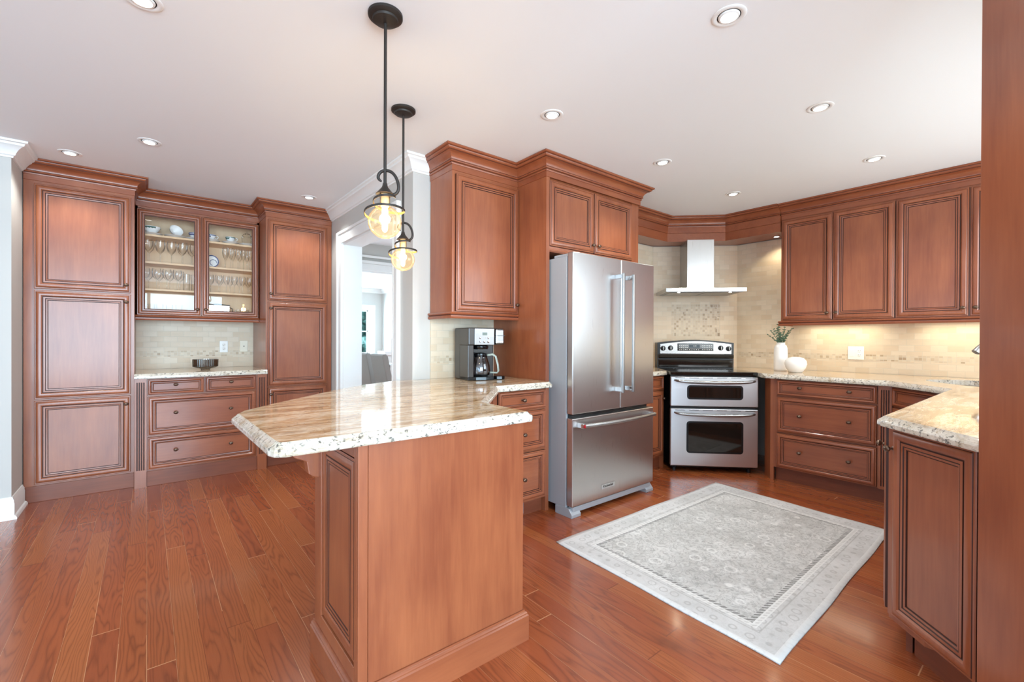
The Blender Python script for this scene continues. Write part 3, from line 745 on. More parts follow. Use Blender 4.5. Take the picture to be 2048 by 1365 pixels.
# ------------------------------------------------------------------ refrigerator
t = thing('refrigerator', 'stainless french-door refrigerator with bottom freezer drawer', 'refrigerator', (2.222, 2.105, 0))
FW = .932
M().box(.004, FW-.004, .062, .80, .055, 1.775).build('cabinet_body', MGREY, t, bevel=.004)
M().box(.02, FW-.02, .05, .07, .06, 1.76).build('door_gasket', MBLK, t)
def fdoor(x0, x1, z0, z1, name):
    return M().box(x0, x1, 0, .052, z0, z1).build(name, [MSTV], t, bevel=.006)
dl = fdoor(0, .5095, .700, 1.800, 'door'); dr = fdoor(.5145, FW, .700, 1.800, 'door'); fz = fdoor(0, FW, .075, .672, 'freezer_drawer')
def vhandle(x, p):
    h = M().box(x-.0105, x+.0105, -.078, -.060, .822, 1.690).build('handle', MSTD, p, bevel=.005)
    for za in (1.650, .830): M().box(x-.009, x+.009, -.064, 0, za, za+.033).build('handle_bracket', MMET, h, bevel=.003)
vhandle(.452, dl); vhandle(.572, dr)
pts = []
for k in range(17):
    u = k/16; pts.append((.055+u*(FW-.11), -.050-.030*math.sin(PI*u), .625))
h = M().tube(pts, .013, 14, sq=(1, 1)).build('handle', MSTD, fz, smooth=60)
for xa in (.045, FW-.070): M().box(xa, xa+.025, -.058, 0, .610, .640).build('handle_bracket', MMET, h, bevel=.003)
M().lathe([(.0125, 0), (.0125, .003), (0, .0045)], (.056, -.060, .625), 20, 'y').build('medallion', MRED, h, smooth=40)
M().box(.30, .445, -.003, 0, .138, .172).build('badge', MMET, fz, bevel=.001)
text('badge_lettering', 'KitchenAid', .024, fz, (.3725, -.0036, .155), (R_(90), 0, 0), MIRON)
M().box(.02, FW-.02, .012, .07, .03, .068).build('base_grille', MGREY, t, bevel=.003)
for x0 in (-.002, FW-.088):
    M().xprism([(.0, .0), (.16, 0), (.16, .055), (.07, .062), (.03, .058), (.0, .022)], x0, x0+.09).build('foot', MGREY, t, bevel=.003)
for x0 in (.015, FW-.10):
    M().box(x0, x0+.085, .02, .20, 1.775, 1.797).build('hinge_cover', MGREY, t, bevel=.006)

# ------------------------------------------------------------------ range
t = thing('range', 'stainless double-oven electric range with black cooktop set across the corner', 'stove', (3.72, 2.301, 0), -45)
RW = .76
M().box(.006, RW-.006, .035, .62, .045, .890).build('range_body', MBLK, t)
for x, y in ((.05, .08), (.71, .08), (.05, .58), (.71, .58)): M().lathe([(.018, 0), (.018, .03), (.01, .032), (.01, .05)], (x, y, 0), 14).build('foot', MBLK, t, smooth=40)
def oven(z0, z1, wx0, wx1, wz0, wz1, hz, nm):
    d = M().box(.0, RW, 0, .04, z0, z1).build(nm, MSTR, t, bevel=.006)
    def rr(x0, x1, za, zb, r):
        P = []
        for (cx_, cz_, a0) in ((x1-r, zb-r, 0), (x0+r, zb-r, 90), (x0+r, za+r, 180), (x1-r, za+r, 270)):
            for k in range(6):
                a_ = R_(a0+18*k); P.append((cx_+r*math.cos(a_), cz_+r*math.sin(a_)))
        return P
    M().yprism(rr(wx0, wx1, wz0, wz1, .028), -.004, .004).build('window_frame', MBLK, d)
    M().yprism(rr(wx0+.016, wx1-.016, wz0+.016, wz1-.016, .016), -.0055, -.0035).build('oven_window', MOVG, d)
    pts = [(.035, -.006, hz), (.045, -.032, hz-.002), (.075, -.045, hz-.006), (.16, -.050, hz-.012), (RW/2, -.053, hz-.016), (RW-.16, -.050, hz-.012), (RW-.075, -.045, hz-.006), (RW-.045, -.032, hz-.002), (RW-.035, -.006, hz)]
    M().tube(pts, [.008, .010, .012, .0135, .014, .0135, .012, .010, .008], 14, sq=(1, 1)).build('handle', MSTD, d, smooth=60)
    sl = M()
    for k in range(6): a_ = .04+k*.122; sl.box(a_, a_+.085, -.001, .002, hz+.019, hz+.023)
    sl.build('vent_slots', MDK, d)
MOVG = plain('oven_glass', '15120F', .05, spec=.8)
oven(.604, .872, .143, .629, .668, .797, .842, 'oven_door'); oven(.062, .582, .140, .632, .180, .470, .548, 'oven_door')
M().box(.0, RW, .01, .56, .884, .918).build('cooktop', MOVG, t, bevel=.006)
bn = M()
for (x, y, r) in ((.20, .17, .10), (.56, .17, .085), (.20, .42, .075), (.56, .42, .10)):
    for rr_ in (r, r*.62): bn.lathe([(rr_-.0015, .9183), (rr_+.0015, .9183)], (x, y, 0), 40, cap=False)
bn.build('burner_rings', MSTD, t)
bgp = [(0, .905)]
top = [(RW*k/12, 1.178+.030*math.sin(PI*k/12)) for k in range(13)]
g = M().yprism([(0, .915), (RW, .915)]+[(x, z) for x, z in top[::-1]], .585, .70).build('backguard', MBLK, t, bevel=.006)
M().yprism([(.026, 1.066), (RW-.026, 1.066)]+[(x*.93+.027, z-.014) for x, z in top[::-1]], .575, .590).build('control_panel', MST, g, bevel=.002)
M().box(.004, RW-.004, .560, .60, 1.018, 1.062).build('lower_lip', MOVG, g, bevel=.010)
M().box(.01, RW-.01, .575, .60, .926, 1.006).build('lower_panel', MOVG, g, bevel=.006)
dp = M().box(.200, .556, .570, .578, 1.095, 1.172).build('display_panel', MOVG, g, bevel=.002)
M().box(.315, .42, .5685, .571, 1.128, 1.160).build('clock_screen', plain('clock_screen', '2A3A44', .2), dp)
bt = M()
for i in range(5):
    for j in range(3): bt.lathe([(.0045, 0), (0, .001)], (.222+i*.018, .570, 1.108+j*.020), 8, 'y')
for i in range(6):
    for j in range(3): bt.lathe([(.0042, 0), (0, .001)], (.446+i*.018, .570, 1.108+j*.020), 8, 'y')
for i in range(5): bt.lathe([(.004, 0), (0, .001)], (.32+i*.022, .570, 1.108), 8, 'y')
bt.build('buttons', MBTN, dp)
text('clock_digits', '4:18', .018, dp, (.37, .568, 1.145), (R_(90), 0, 0), MBTN)
for (x, z) in ((.055, 1.120), (.130, 1.124), (.628, 1.126), (.705, 1.119)):
    k = M().lathe([(.026, 0), (.026, .004), (.021, .006), (.019, .022), (.016, .024), (0, .024)], (x, .575, z), 24, 'y').build('burner_knob', MBLK, g, smooth=40)
    M().box(x-.003, x+.003, .5475, .552, z-.016, z+.016).build('pointer', MBTN, k)

# ------------------------------------------------------------------ range hood
hc = Vector((5.00-1.34/2-.0, 2.0))
# centre line of the hood: y - x = -2.03 ; front at x + y = 6.66
fx_, fy_ = (6.66+2.045)/2, (6.66-2.045)/2
t = thing('range_hood', 'stainless chimney range hood on the diagonal wall above the range', 'range hood', (fx_, fy_, 1.69), -45)
hw = .39; hd = (7.32-6.66)*s2-.004
body = M().box(-hw, hw, 0, hd, .006, .040)
body.build('canopy', MST, t, bevel=.003)
M().box(-hw, hw, -.003, .004, .002, .041).build('front_strip', MST, t, bevel=.002)
M().box(-hw+.03, hw-.03, .03, hd-.03, .001, .006).build('underside_panel', MSTD, t)
for x0 in (-hw+.05, .01): M().box(x0, x0+hw-.06, .06, hd-.06, -.004, .001).build('grease_filter', MSTD, t, bevel=.003)
for x0 in (-.25, .25):
    M().lathe([(.013, 0), (.013, .002), (0, .002)], (x0, .05, -.002), 16).build('hood_lamp', MLED, t)
    spot(t, (x0, .05, -.02), 3.0, 150, (1, .86, .62))
M().box(-.135, .135, hd-.28, hd, .040, .562).build('chimney', MSTV, t, bevel=.002)
M().prism([(-.15, hd-.30), (.15, hd-.30), (.15, hd), (-.15, hd)], .040, .052).build('chimney_collar', MSTD, t)
text('brand_lettering', 'CASTELLA', .020, t, (.245, -.0036, .0215), (R_(90), 0, 0), MGREY)

# ------------------------------------------------------------------ things on the counters
def lathe_thing(name, label, cat, loc, prof, mat, seg=40, group=None):
    o = M().lathe(prof, (0, 0, 0), seg).build(name, mat, smooth=50); o.location = loc; return tag(o, label, cat, group)
t = thing('tall_vase', 'tall white ceramic vase holding eucalyptus, beside the range', 'vase', (4.72, 1.755, .916))
M().lathe([(.050, 0), (.056, .004), (.058, .02), (.058, .17), (.056, .215), (.048, .24), (.036, .252), (.036, .262), (.040, .268), (.036, .270), (.031, .262), (.031, .10), (0, .10)], seg=40).build('vase_body', MCER, t, smooth=50)
lathe_thing('round_vase', 'short round white vase in front of the tall white one', 'vase', (4.60, 1.585, .9165),
            [(.045, 0), (.055, .003), (.078, .04), (.088, .075), (.084, .105), (.062, .130), (.035, .138), (.030, .140), (.026, .136), (.026, .06), (0, .05)], MCER)
# eucalyptus
ML = plain('eucalyptus_leaf', '5F7A62', .6); MSTM = plain('eucalyptus_stem', '5E5A40', .7)
t = thing('eucalyptus_sprigs', 'grey-green eucalyptus sprigs standing in the tall white vase', 'plant', (4.72, 1.755, 1.165))
sm = M(); lm = M(); rnd = random.Random(4)
dirs = [(-.95, .50, .30), (-.62, .45, .60), (-.25, .5, .95), (.05, .2, 1.0), (.25, -.2, .85), (.50, -.50, .55), (.60, -.42, .75), (-.1, -.3, .8), (-.45, .1, .75), (.3, .3, .7), (.45, -.6, .9)]
for (dx, dy, dz) in dirs:
    # spread in the plane across the view: right = (.78,-.63)
    L = .20*(.85+.3*rnd.random()); v = Vector((dx*.30+rnd.uniform(-.1, .1), dy*.30+rnd.uniform(-.1, .1), dz)).normalized()
    v = (Vector((dx*.55, dy*.55, 0)) + Vector((0, 0, .35+.6*dz))).normalized()
    pts = [Vector((v.x*.01, v.y*.01, -.06))]+[Vector((0, 0, -.01))+v*L*k/7+Vector((0, 0, -.02*(k/7)**2)) for k in range(8)]
    sm.tube(pts, .0014, 5)
    for k in range(2, 9):
        p = pts[k]
        for q in range(3):
            a_ = rnd.uniform(0, 2*PI); n_ = Vector((math.cos(a_), math.sin(a_), rnd.uniform(-.1, .8))).normalized(); sz = (.0125-.0008*k)*rnd.uniform(.8, 1.2)
            c_ = p+n_*sz*1.1; u_ = n_; w_ = n_.cross(Vector((rnd.uniform(-1, 1), rnd.uniform(-1, 1), rnd.uniform(-1, 1)))).normalized(); th = u_.cross(w_)*.0008
            ring = [c_+u_*math.cos(b_)*sz*1.15+w_*math.sin(b_)*sz*.8 for b_ in [2*PI*z_/8 for z_ in range(8)]]
            lm.add([r_+th for r_ in ring]+[r_-th for r_ in ring], [tuple(range(8)), tuple(range(15, 7, -1))]+[(z_, (z_+1) % 8, 8+(z_+1) % 8, 8+z_) for z_ in range(8)])
sm.build('stems', MSTM, t); lm.build('leaves', ML, t)
# bowl
t = thing('glass_bowl', 'round smoky ribbed glass bowl on the small granite counter', 'bowl', (.42, 5.02, .9165))
m_ = M(); prof = [(.035, 0), (.038, .010), (.070, .016), (.098, .030), (.100, .095), (.096, .095), (.094, .034), (.060, .022), (0, .018)]
n_ = 96; vs = []
for r, h in prof:
    for k in range(n_):
        rr_ = r*(1+(.012 if (k % 2 and r > .09) else 0)); a_ = 2*PI*k/n_; vs.append((rr_*math.cos(a_), rr_*math.sin(a_), h))
fs = [(i*n_+k, i*n_+(k+1) % n_, (i+1)*n_+(k+1) % n_, (i+1)*n_+k) for i in range(len(prof)-1) for k in range(n_)]
m_.add(vs, fs).build('bowl_body', MSMOKE, t, smooth=20)

# ------------------------------------------------------------------ coffee maker
t = thing('coffee_maker', 'black and steel drip coffee maker on the counter under the wall cabinet', 'coffee maker', (1.743, 2.65, .9165), -10)
MCM = plain('dark_grey_plastic', '38322F', .28); MCMB = plain('black_gloss', '0E0E10', .15)
# local: x right, y back ; total .27 wide, .23 deep, .37 tall
M().box(.0, .272, .145, .25, 0, .372).build('rear_tower', MCM, t, bevel=.008)
M().box(.0, .045, .0, .15, 0, .250).box(0, .045, 0, .15, .24, .25).build('left_column', MCM, t, bevel=.006)
hd_ = M().box(.0, .205, -.01, .16, .247, .372).build('brew_head', MCM, t, bevel=.008)
M().yprism([(.045, .250), (.198, .250), (.198, .366), (.045, .366)], -.016, -.009).build('steel_fascia', MSTC, hd_, bevel=.002)
pod = M().box(.210, .285, -.012, .12, .250, .368).build('pod_head', MSTC, t, bevel=.014)
M().box(.209, .286, -.0135, .122, .314, .318).build('seam_band', MBLK, pod)
M().box(.105, .140, -.0185, -.015, .318, .338).build('clock_display', plain('lcd_screen', '5B6A60', .2), hd_)
bm_ = M()
for (x, z, r) in ((.085, .298, .006), (.150, .298, .006), (.085, .272, .006), (.118, .272, .008), (.150, .272, .009), (.125, .300, .003)):
    bm_.lathe([(r, 0), (r, .002), (0, .003)], (x, -.016, z), 14, 'y')
bm_.build('buttons', MMET, hd_, smooth=40)
bm_ = M()
for x in (.232, .248, .264): bm_.lathe([(.005, 0), (.005, .002), (0, .002)], (x, -.012, .272), 12, 'y')
bm_.build('buttons', MMET, pod, smooth=40)
M().prism([(0, 0), (.05, -.03), (.12, -.045), (.19, -.03), (.205, 0), (.205, .15), (0, .15)], 0, .026).build('warming_base', MCMB, t, bevel=.004)
M().prism([(.205, .02), (.215, -.02), (.25, -.035), (.282, -.02), (.285, .02), (.285, .15), (.205, .15)], 0, .026).build('drip_tray', MCMB, t, bevel=.004)
M().box(.046, .20, .11, .146, .026, .25).build('recess_back', MCMB, t)
M().lathe([(.050, 0), (.056, .010), (.056, .022), (.045, .030)], (.118, .045, .218), 28).build('filter_basket', MCMB, t, smooth=40)
cf = thing('coffee_carafe', 'glass coffee carafe with black lid and handle inside the coffee maker', 'carafe', (1.743+.118*math.cos(R_(-10))-.045*math.sin(R_(-10)), 2.65+.118*math.sin(R_(-10))+.045*math.cos(R_(-10)), .9435), -10)
M().lathe([(.052, 0), (.064, .008), (.070, .035), (.066, .075), (.054, .115), (.046, .140), (.046, .150), (.044, .150), (.044, .138), (.052, .112), (.064, .074), (.067, .035), (.061, .010), (0, .006)], seg=36).build('carafe_glass', MCAR, cf, smooth=50)
M().lathe([(.048, .135), (.050, .150), (.050, .160), (.030, .166), (0, .168)], seg=30).build('lid', MCMB, cf, smooth=40)
hp = [(.045, -.02, .150), (.075, -.045, .155), (.094, -.055, .140), (.108, -.062, .08), (.112, -.064, .035), (.104, -.058, .022), (.060, -.035, .024)]
M().tube(hp, .008, 10, sq=(1.3, .8)).build('handle', plain('pale_grey_plastic', '9AA39A', .3), cf, smooth=50)

# ------------------------------------------------------------------ contents of the display cabinet
def wine(h, r, mat):
    return [(r*.74, 0), (r*.74, .0015), (.006, .004), (.0028, .012), (.0028, h*.42), (.006, h*.46), (r*.75, h*.58), (r, h*.74), (r*.96, h*.86), (r*.82, h)]
def repeat(proto, locs, labels, group):
    for i, l in enumerate(locs):
        o = proto if i == 0 else copy_tree(proto)
        o.location = l; o['label'] = labels if isinstance(labels, str) else labels(i); o['group'] = group
rnd = random.Random(11)
def row(z, x0, x1, n, y, jit=.004): return [(x0+(x1-x0)*k/(n-1)+rnd.uniform(-jit, jit), y+rnd.uniform(-jit, jit), z+.001) for k in range(n)]
def glass_row(name, h, r, cat, locs, label, group):
    p = M().lathe(wine(h, r, None), seg=18, cap=False).build(name, MSTEM, smooth=50); tag(p, label, cat, group); repeat(p, locs, label, group)
z1_, z2_, z3_, z4_ = SHZ[0], SHZ[1], SHZ[2], 1.425
glass_row('wine_glass', .205, .038, 'wine glass', row(z2_, .005, .345, 5, 5.17)+row(z2_, .02, .33, 5, 5.26), 'tall clear wine glass on the third shelf up, behind the left glass door', 'tall wine glasses behind the left door')
glass_row('wine_glass', .185, .036, 'wine glass', row(z3_, -.01, .22, 4, 5.17)+row(z3_, .01, .24, 4, 5.26), 'rounded clear wine glass on the second shelf up, behind the left glass door', 'rounded wine glasses behind the left door')
glass_row('wine_glass', .170, .029, 'wine glass', row(z3_, .47, .80, 6, 5.17, .002)+row(z3_, .48, .80, 5, 5.26, .002), 'clear wine glass on the second shelf up, behind the right glass door', 'wine glasses behind the right door')
glass_row('champagne_flute', .200, .024, 'glass', row(z2_, .585, .80, 5, 5.16)+row(z2_, .60, .79, 4, 5.25), 'slim clear stemmed glass on the third shelf up, behind the right glass door', 'slim glasses behind the right door')
def tumbler(name, h, r, locs, label, group, mat=MSTEM):
    p = M().lathe([(0, .002), (r*.8, .001), (r*.85, .004), (r, h)], seg=18).build(name, mat, smooth=50); tag(p, label, 'glass', group); repeat(p, locs, label, group)
tumbler('highball_glass', .15, .027, [(.285, 5.16, z3_+.001), (.345, 5.17, z3_+.001)], 'straight tall tumbler right of the rounded wine glasses, second shelf up', 'tall tumblers')
tumbler('drinking_glass', .085, .026, [(.03, 5.20, z4_+.001), (.09, 5.17, z4_+.001), (.16, 5.2, z4_+.001), (.23, 5.18, z4_+.001)], 'short clear glass on the bottom shelf behind the left glass door', 'short glasses on the bottom shelf')
tumbler('drinking_glass', .06, .024, [(.70, 5.18, z4_+.001), (.755, 5.17, z4_+.001), (.81, 5.19, z4_+.001)], 'small clear glass on the bottom shelf behind the right glass door', 'small glasses on the bottom shelf')
def cup(loc, label, m2, rz=0, tilt=None, sc=1):
    t = thing('teacup', label, 'teacup', loc, rz)
    c = M().lathe([(.018, 0), (.020, .004), (.024, .008), (.036, .026), (.043, .050), (.041, .050), (.034, .027), (.020, .010), (0, .009)], seg=28).build('cup_body', MCER, t, smooth=50)
    M().tube([(.040, 0, .042), (.055, 0, .044), (.060, 0, .032), (.050, 0, .018), (.034, 0, .020)], .0028, 8).build('cup_handle', MCER, t, smooth=60)
    M().lathe([(.0425, .040), (.0436, .048)], seg=28, cap=False).lathe([(.0375, .026), (.0415, .036)], seg=12, a0=0, a1=4.6).build('painted_decoration', m2, t)
    return t
def saucer(loc, label, rim=None, r=.072):
    o = M().lathe([(.028, 0), (.030, .003), (r*.7, .008), (r, .016), (r*.98, .018), (r*.66, .011), (0, .006)], seg=32).build('saucer', MCER, smooth=50)
    o.location = loc; return tag(o, label, 'saucer')
saucer((.03, 5.20, z1_+.001), 'white saucer under the upturned green bowl, left end of the top shelf', r=.082)
t = thing('china_bowl', 'green and white patterned china bowl at the left end of the top shelf', 'bowl', (.03, 5.20, z1_+.0205))
M().lathe([(.028, 0), (.032, .006), (.055, .025), (.068, .056), (.066, .056), (.052, .027), (0, .008)], seg=30).build('bowl_body', MCER, t, smooth=50)
M().lathe([(.050, .0212), (.0695, .052)], seg=14, a0=0, a1=5.2, cap=False).build('painted_decoration', MCHINAG, t)
saucer((.20, 5.19, z1_+.001), 'white saucer under the tilted cup on the top shelf', r=.080)
t = thing('teacup', 'green and white teacup lying tilted toward the glass on the top shelf', 'teacup', (.20, 5.19, z1_+.057))
t.rotation_euler = (R_(66), R_(10), R_(18))
M().lathe([(.022, -.022), (.026, -.016), (.045, .006), (.054, .030), (.052, .030), (.043, .008), (0, -.010)], seg=30).build('cup_body', [MCER], t, smooth=50)
M().lathe([(.030, -.010), (.0505, .018)], seg=30, cap=False).build('painted_decoration', MCHINAG, t)
saucer((.345, 5.2, z1_+.001), 'white saucer at the right end of the top shelf behind the left door')
cup((.345, 5.2, z1_+.0175), 'patterned teacup at the right end of the top shelf behind the left door', MCHINAB, 20)
saucer((.475, 5.18, z1_+.001), 'white saucer at the left end of the top shelf behind the right door')
cup((.475, 5.18, z1_+.0175), 'white teacup with blue flowers on the top shelf behind the right door', MCHINAB, 0)
saucer((.635, 5.18, z1_+.001), 'white saucer in the middle of the top shelf behind the right door')
cup((.635, 5.18, z1_+.0175), 'white teacup with yellow and green flowers on the top shelf behind the right door', MCHINAG, -15)
saucer((.778, 5.19, z1_+.001), 'white saucer at the right end of the top shelf')
t = thing('crystal_jar', 'cut crystal jar on the saucer at the right end of the top shelf', 'jar', (.778, 5.19, z1_+.0205))
M().lathe([(.035, 0), (.045, .02), (.048, .06), (.040, .075), (.044, .08), (.030, .10), (.008, .11), (.010, .12), (0, .125)], seg=10).build('jar_body', MSTEM, t)
t = thing('china_plate', 'blue-rimmed plate standing upright on the third shelf up, behind the right door', 'plate', (.485, 5.22, z2_+.062), 12)
M().lathe([(.03, 0), (.058, .007), (.060, .009), (.057, .010), (.03, .004), (0, .004)], seg=36, axis='y').build('plate_body', MCER, t, smooth=50)
M().lathe([(.050, .0095), (.0585, .0112)], seg=36, axis='y', cap=False).lathe([(.026, .0075), (.031, .0082)], (.012, 0, -.012), seg=30, axis='y', a0=0, a1=4.5).build('blue_rim', MCHINAB, t)
t = thing('serving_tray', 'dark-handled tray standing on the bottom shelf behind the right glass door', 'tray', (.545, 5.30, z4_+.001))
M().box(-.10, .10, 0, .012, 0, .105).build('tray_panel', MMET, t, bevel=.003)
M().tube([(.10, .006, .03), (.125, .006, .04), (.125, .006, .075), (.10, .006, .085)], .004, 8).tube([(-.10, .006, .108), (0, .006, .116), (.10, .006, .108)], .004, 8).build('tray_rim', MIRON, t)

# ------------------------------------------------------------------ rug
def rug_mat():
    n = N('rug_weave'); u = n.co('UV'); x, y, z = n.sep(u)
    WX, WY = 1.83, 1.21
    d = n.math('MINIMUM', n.math('MINIMUM', x, n.math('SUBTRACT', WX, x)), n.math('MINIMUM', y, n.math('SUBTRACT', WY, y)))
    wob = n.noise(u, 9, 3); 
    # field: worn grey with floral rosettes and vines
    blot = n.noise(u, 3.0, 4, .6); vines = n.noise(u, 17, 3, .6, 1.4)
    vl = n.math('SUBTRACT', 1, n.math('MULTIPLY', n.math('ABSOLUTE', n.math('SUBTRACT', vines, .5)), 22), clamp=True)
    vo = n.new('ShaderNodeTexVoronoi'); n.set(vo.inputs['Vector'], u); vo.inputs['Scale'].default_value = 8.5; vo.inputs['Randomness'].default_value = .65
    ds = vo.outputs['Distance']
    ring = n.math('SUBTRACT', 1, n.math('MULTIPLY', n.math('ABSOLUTE', n.math('SUBTRACT', ds, .26)), 17), clamp=True)
    core = n.math('LESS_THAN', ds, .12)
    f = n.ramp(n.math('ADD', n.math('MULTIPLY', blot, .75), n.math('MULTIPLY', n.noise(u, 60, 3), .25)), [(.30, lin('A9A6A1')), (.5, lin('C3C1BD')), (.68, lin('DAD8D5'))])
    f = n.mix(n.math('MULTIPLY', vl, .62), f, lin('84817C'))
    v3 = n.new('ShaderNodeTexVoronoi'); n.set(v3.inputs['Vector'], n.vmath('ADD', u, n.comb(3.3, 1.7, 0))); v3.inputs['Scale'].default_value = 17; v3.inputs['Randomness'].default_value = .8
    r3 = n.math('SUBTRACT', 1, n.math('MULTIPLY', n.math('ABSOLUTE', n.math('SUBTRACT', v3.outputs['Distance'], .30)), 9), clamp=True)
    f = n.mix(n.math('MULTIPLY', r3, .35), f, lin('E2E0DC'))
    dk = n.math('MULTIPLY', n.math('SUBTRACT', n.noise(u, 26, 4, .7, .8), .56, clamp=True), 7, clamp=True)
    f = n.mix(n.math('MULTIPLY', dk, .5), f, lin('807D79'))
    f = n.mix(n.math('MULTIPLY', ring, .62), f, lin('EAE8E4')); f = n.mix(n.math('MULTIPLY', core, .35), f, lin('908D88'))
    # border
    v2 = n.new('ShaderNodeTexVoronoi'); n.set(v2.inputs['Vector'], n.map(u, (1, 1, 1))); v2.inputs['Scale'].default_value = 15; v2.inputs['Randomness'].default_value = .3
    r2 = n.math('SUBTRACT', 1, n.math('MULTIPLY', n.math('ABSOLUTE', n.math('SUBTRACT', v2.outputs['Distance'], .28)), 14), clamp=True)
    b = n.ramp(n.noise(u, 5, 3), [(.3, lin('BDBBB8')), (.7, lin('D6D4D2'))])
    b = n.mix(n.math('MULTIPLY', r2, .6), b, lin('98948F')); b = n.mix(n.math('MULTIPLY', dk, .35), b, lin('918D88'))
    b = n.mix(n.math('MULTIPLY', vl, .2), b, lin('A39E96'))
    chk = n.math('GREATER_THAN', n.math('SINE', n.math('MULTIPLY', n.math('ADD', x, y), 230)), 0)
    chk = n.math('MULTIPLY', chk, n.math('GREATER_THAN', n.noise(u, 2.2, 2), .34))
    def band(a, b_): return n.math('MULTIPLY', n.math('GREATER_THAN', d, a), n.math('LESS_THAN', d, b_))
    col = n.mix(n.math('GREATER_THAN', d, .165), b, f)
    col = n.mix(n.math('MULTIPLY', band(.140, .165), .75), col, lin('E2E0DC'))
    col = n.mix(n.math('MULTIPLY', n.math('MULTIPLY', band(.166, .186), chk), .85), col, lin('66635F'))
    col = n.mix(n.math('MULTIPLY', n.math('MULTIPLY', band(.146, .158), chk), .3), col, lin('827E79'))
    col = n.mix(n.math('MULTIPLY', band(.0, .030), .7), col, lin('DCDAD7'))
    col = n.mix(n.math('MULTIPLY', band(.118, .124), .5), col, lin('9B9893'))
    h = n.noise(u, 240, 2)
    n.bsdf(color=col, rough=.92, sheen=.25, normal=n.bump(h, .25, .002)); return n.m
rc = [(1.828, .675), (3.651, .713), (3.730, 1.880), (1.890, 1.919)]
nx, ny = 60, 40; m_ = M(); uvs = []
for j in range(ny+1):
    for i in range(nx+1):
        u, v = i/nx, j/ny
        x = (rc[0][0]*(1-u)+rc[1][0]*u)*(1-v)+(rc[3][0]*(1-u)+rc[2][0]*u)*v
        y = (rc[0][1]*(1-u)+rc[1][1]*u)*(1-v)+(rc[3][1]*(1-u)+rc[2][1]*u)*v
        e = math.exp(-min(u, 1-u)*25)+math.exp(-min(v, 1-v)*25)
        x += .0025*e*math.sin(v*13); y += .0025*e*math.sin(u*15)
        m_.v.append(Vector((x, y, .0065+.0006*e*(1+math.sin(u*31+v*17))))); uvs.append((u*1.83, v*1.21))
for j in range(ny):
    for i in range(nx): a = j*(nx+1)+i; m_.f.append([a, a+1, a+nx+2, a+nx+1]); m_.mi.append(0)
for k, p in enumerate(list(m_.v)[:]): pass
o = m_.build('area_rug', [rug_mat()], smooth=60)
uvl = o.data.uv_layers.new(name='UVMap')
for lp in o.data.loops: uvl.data[lp.index].uv = uvs[lp.vertex_index]
sd = o.modifiers.new('thickness', 'SOLIDIFY'); sd.thickness = .006; sd.offset = -1
tag(o, 'pale grey distressed floral rug on the wood floor in front of the range', 'rug')

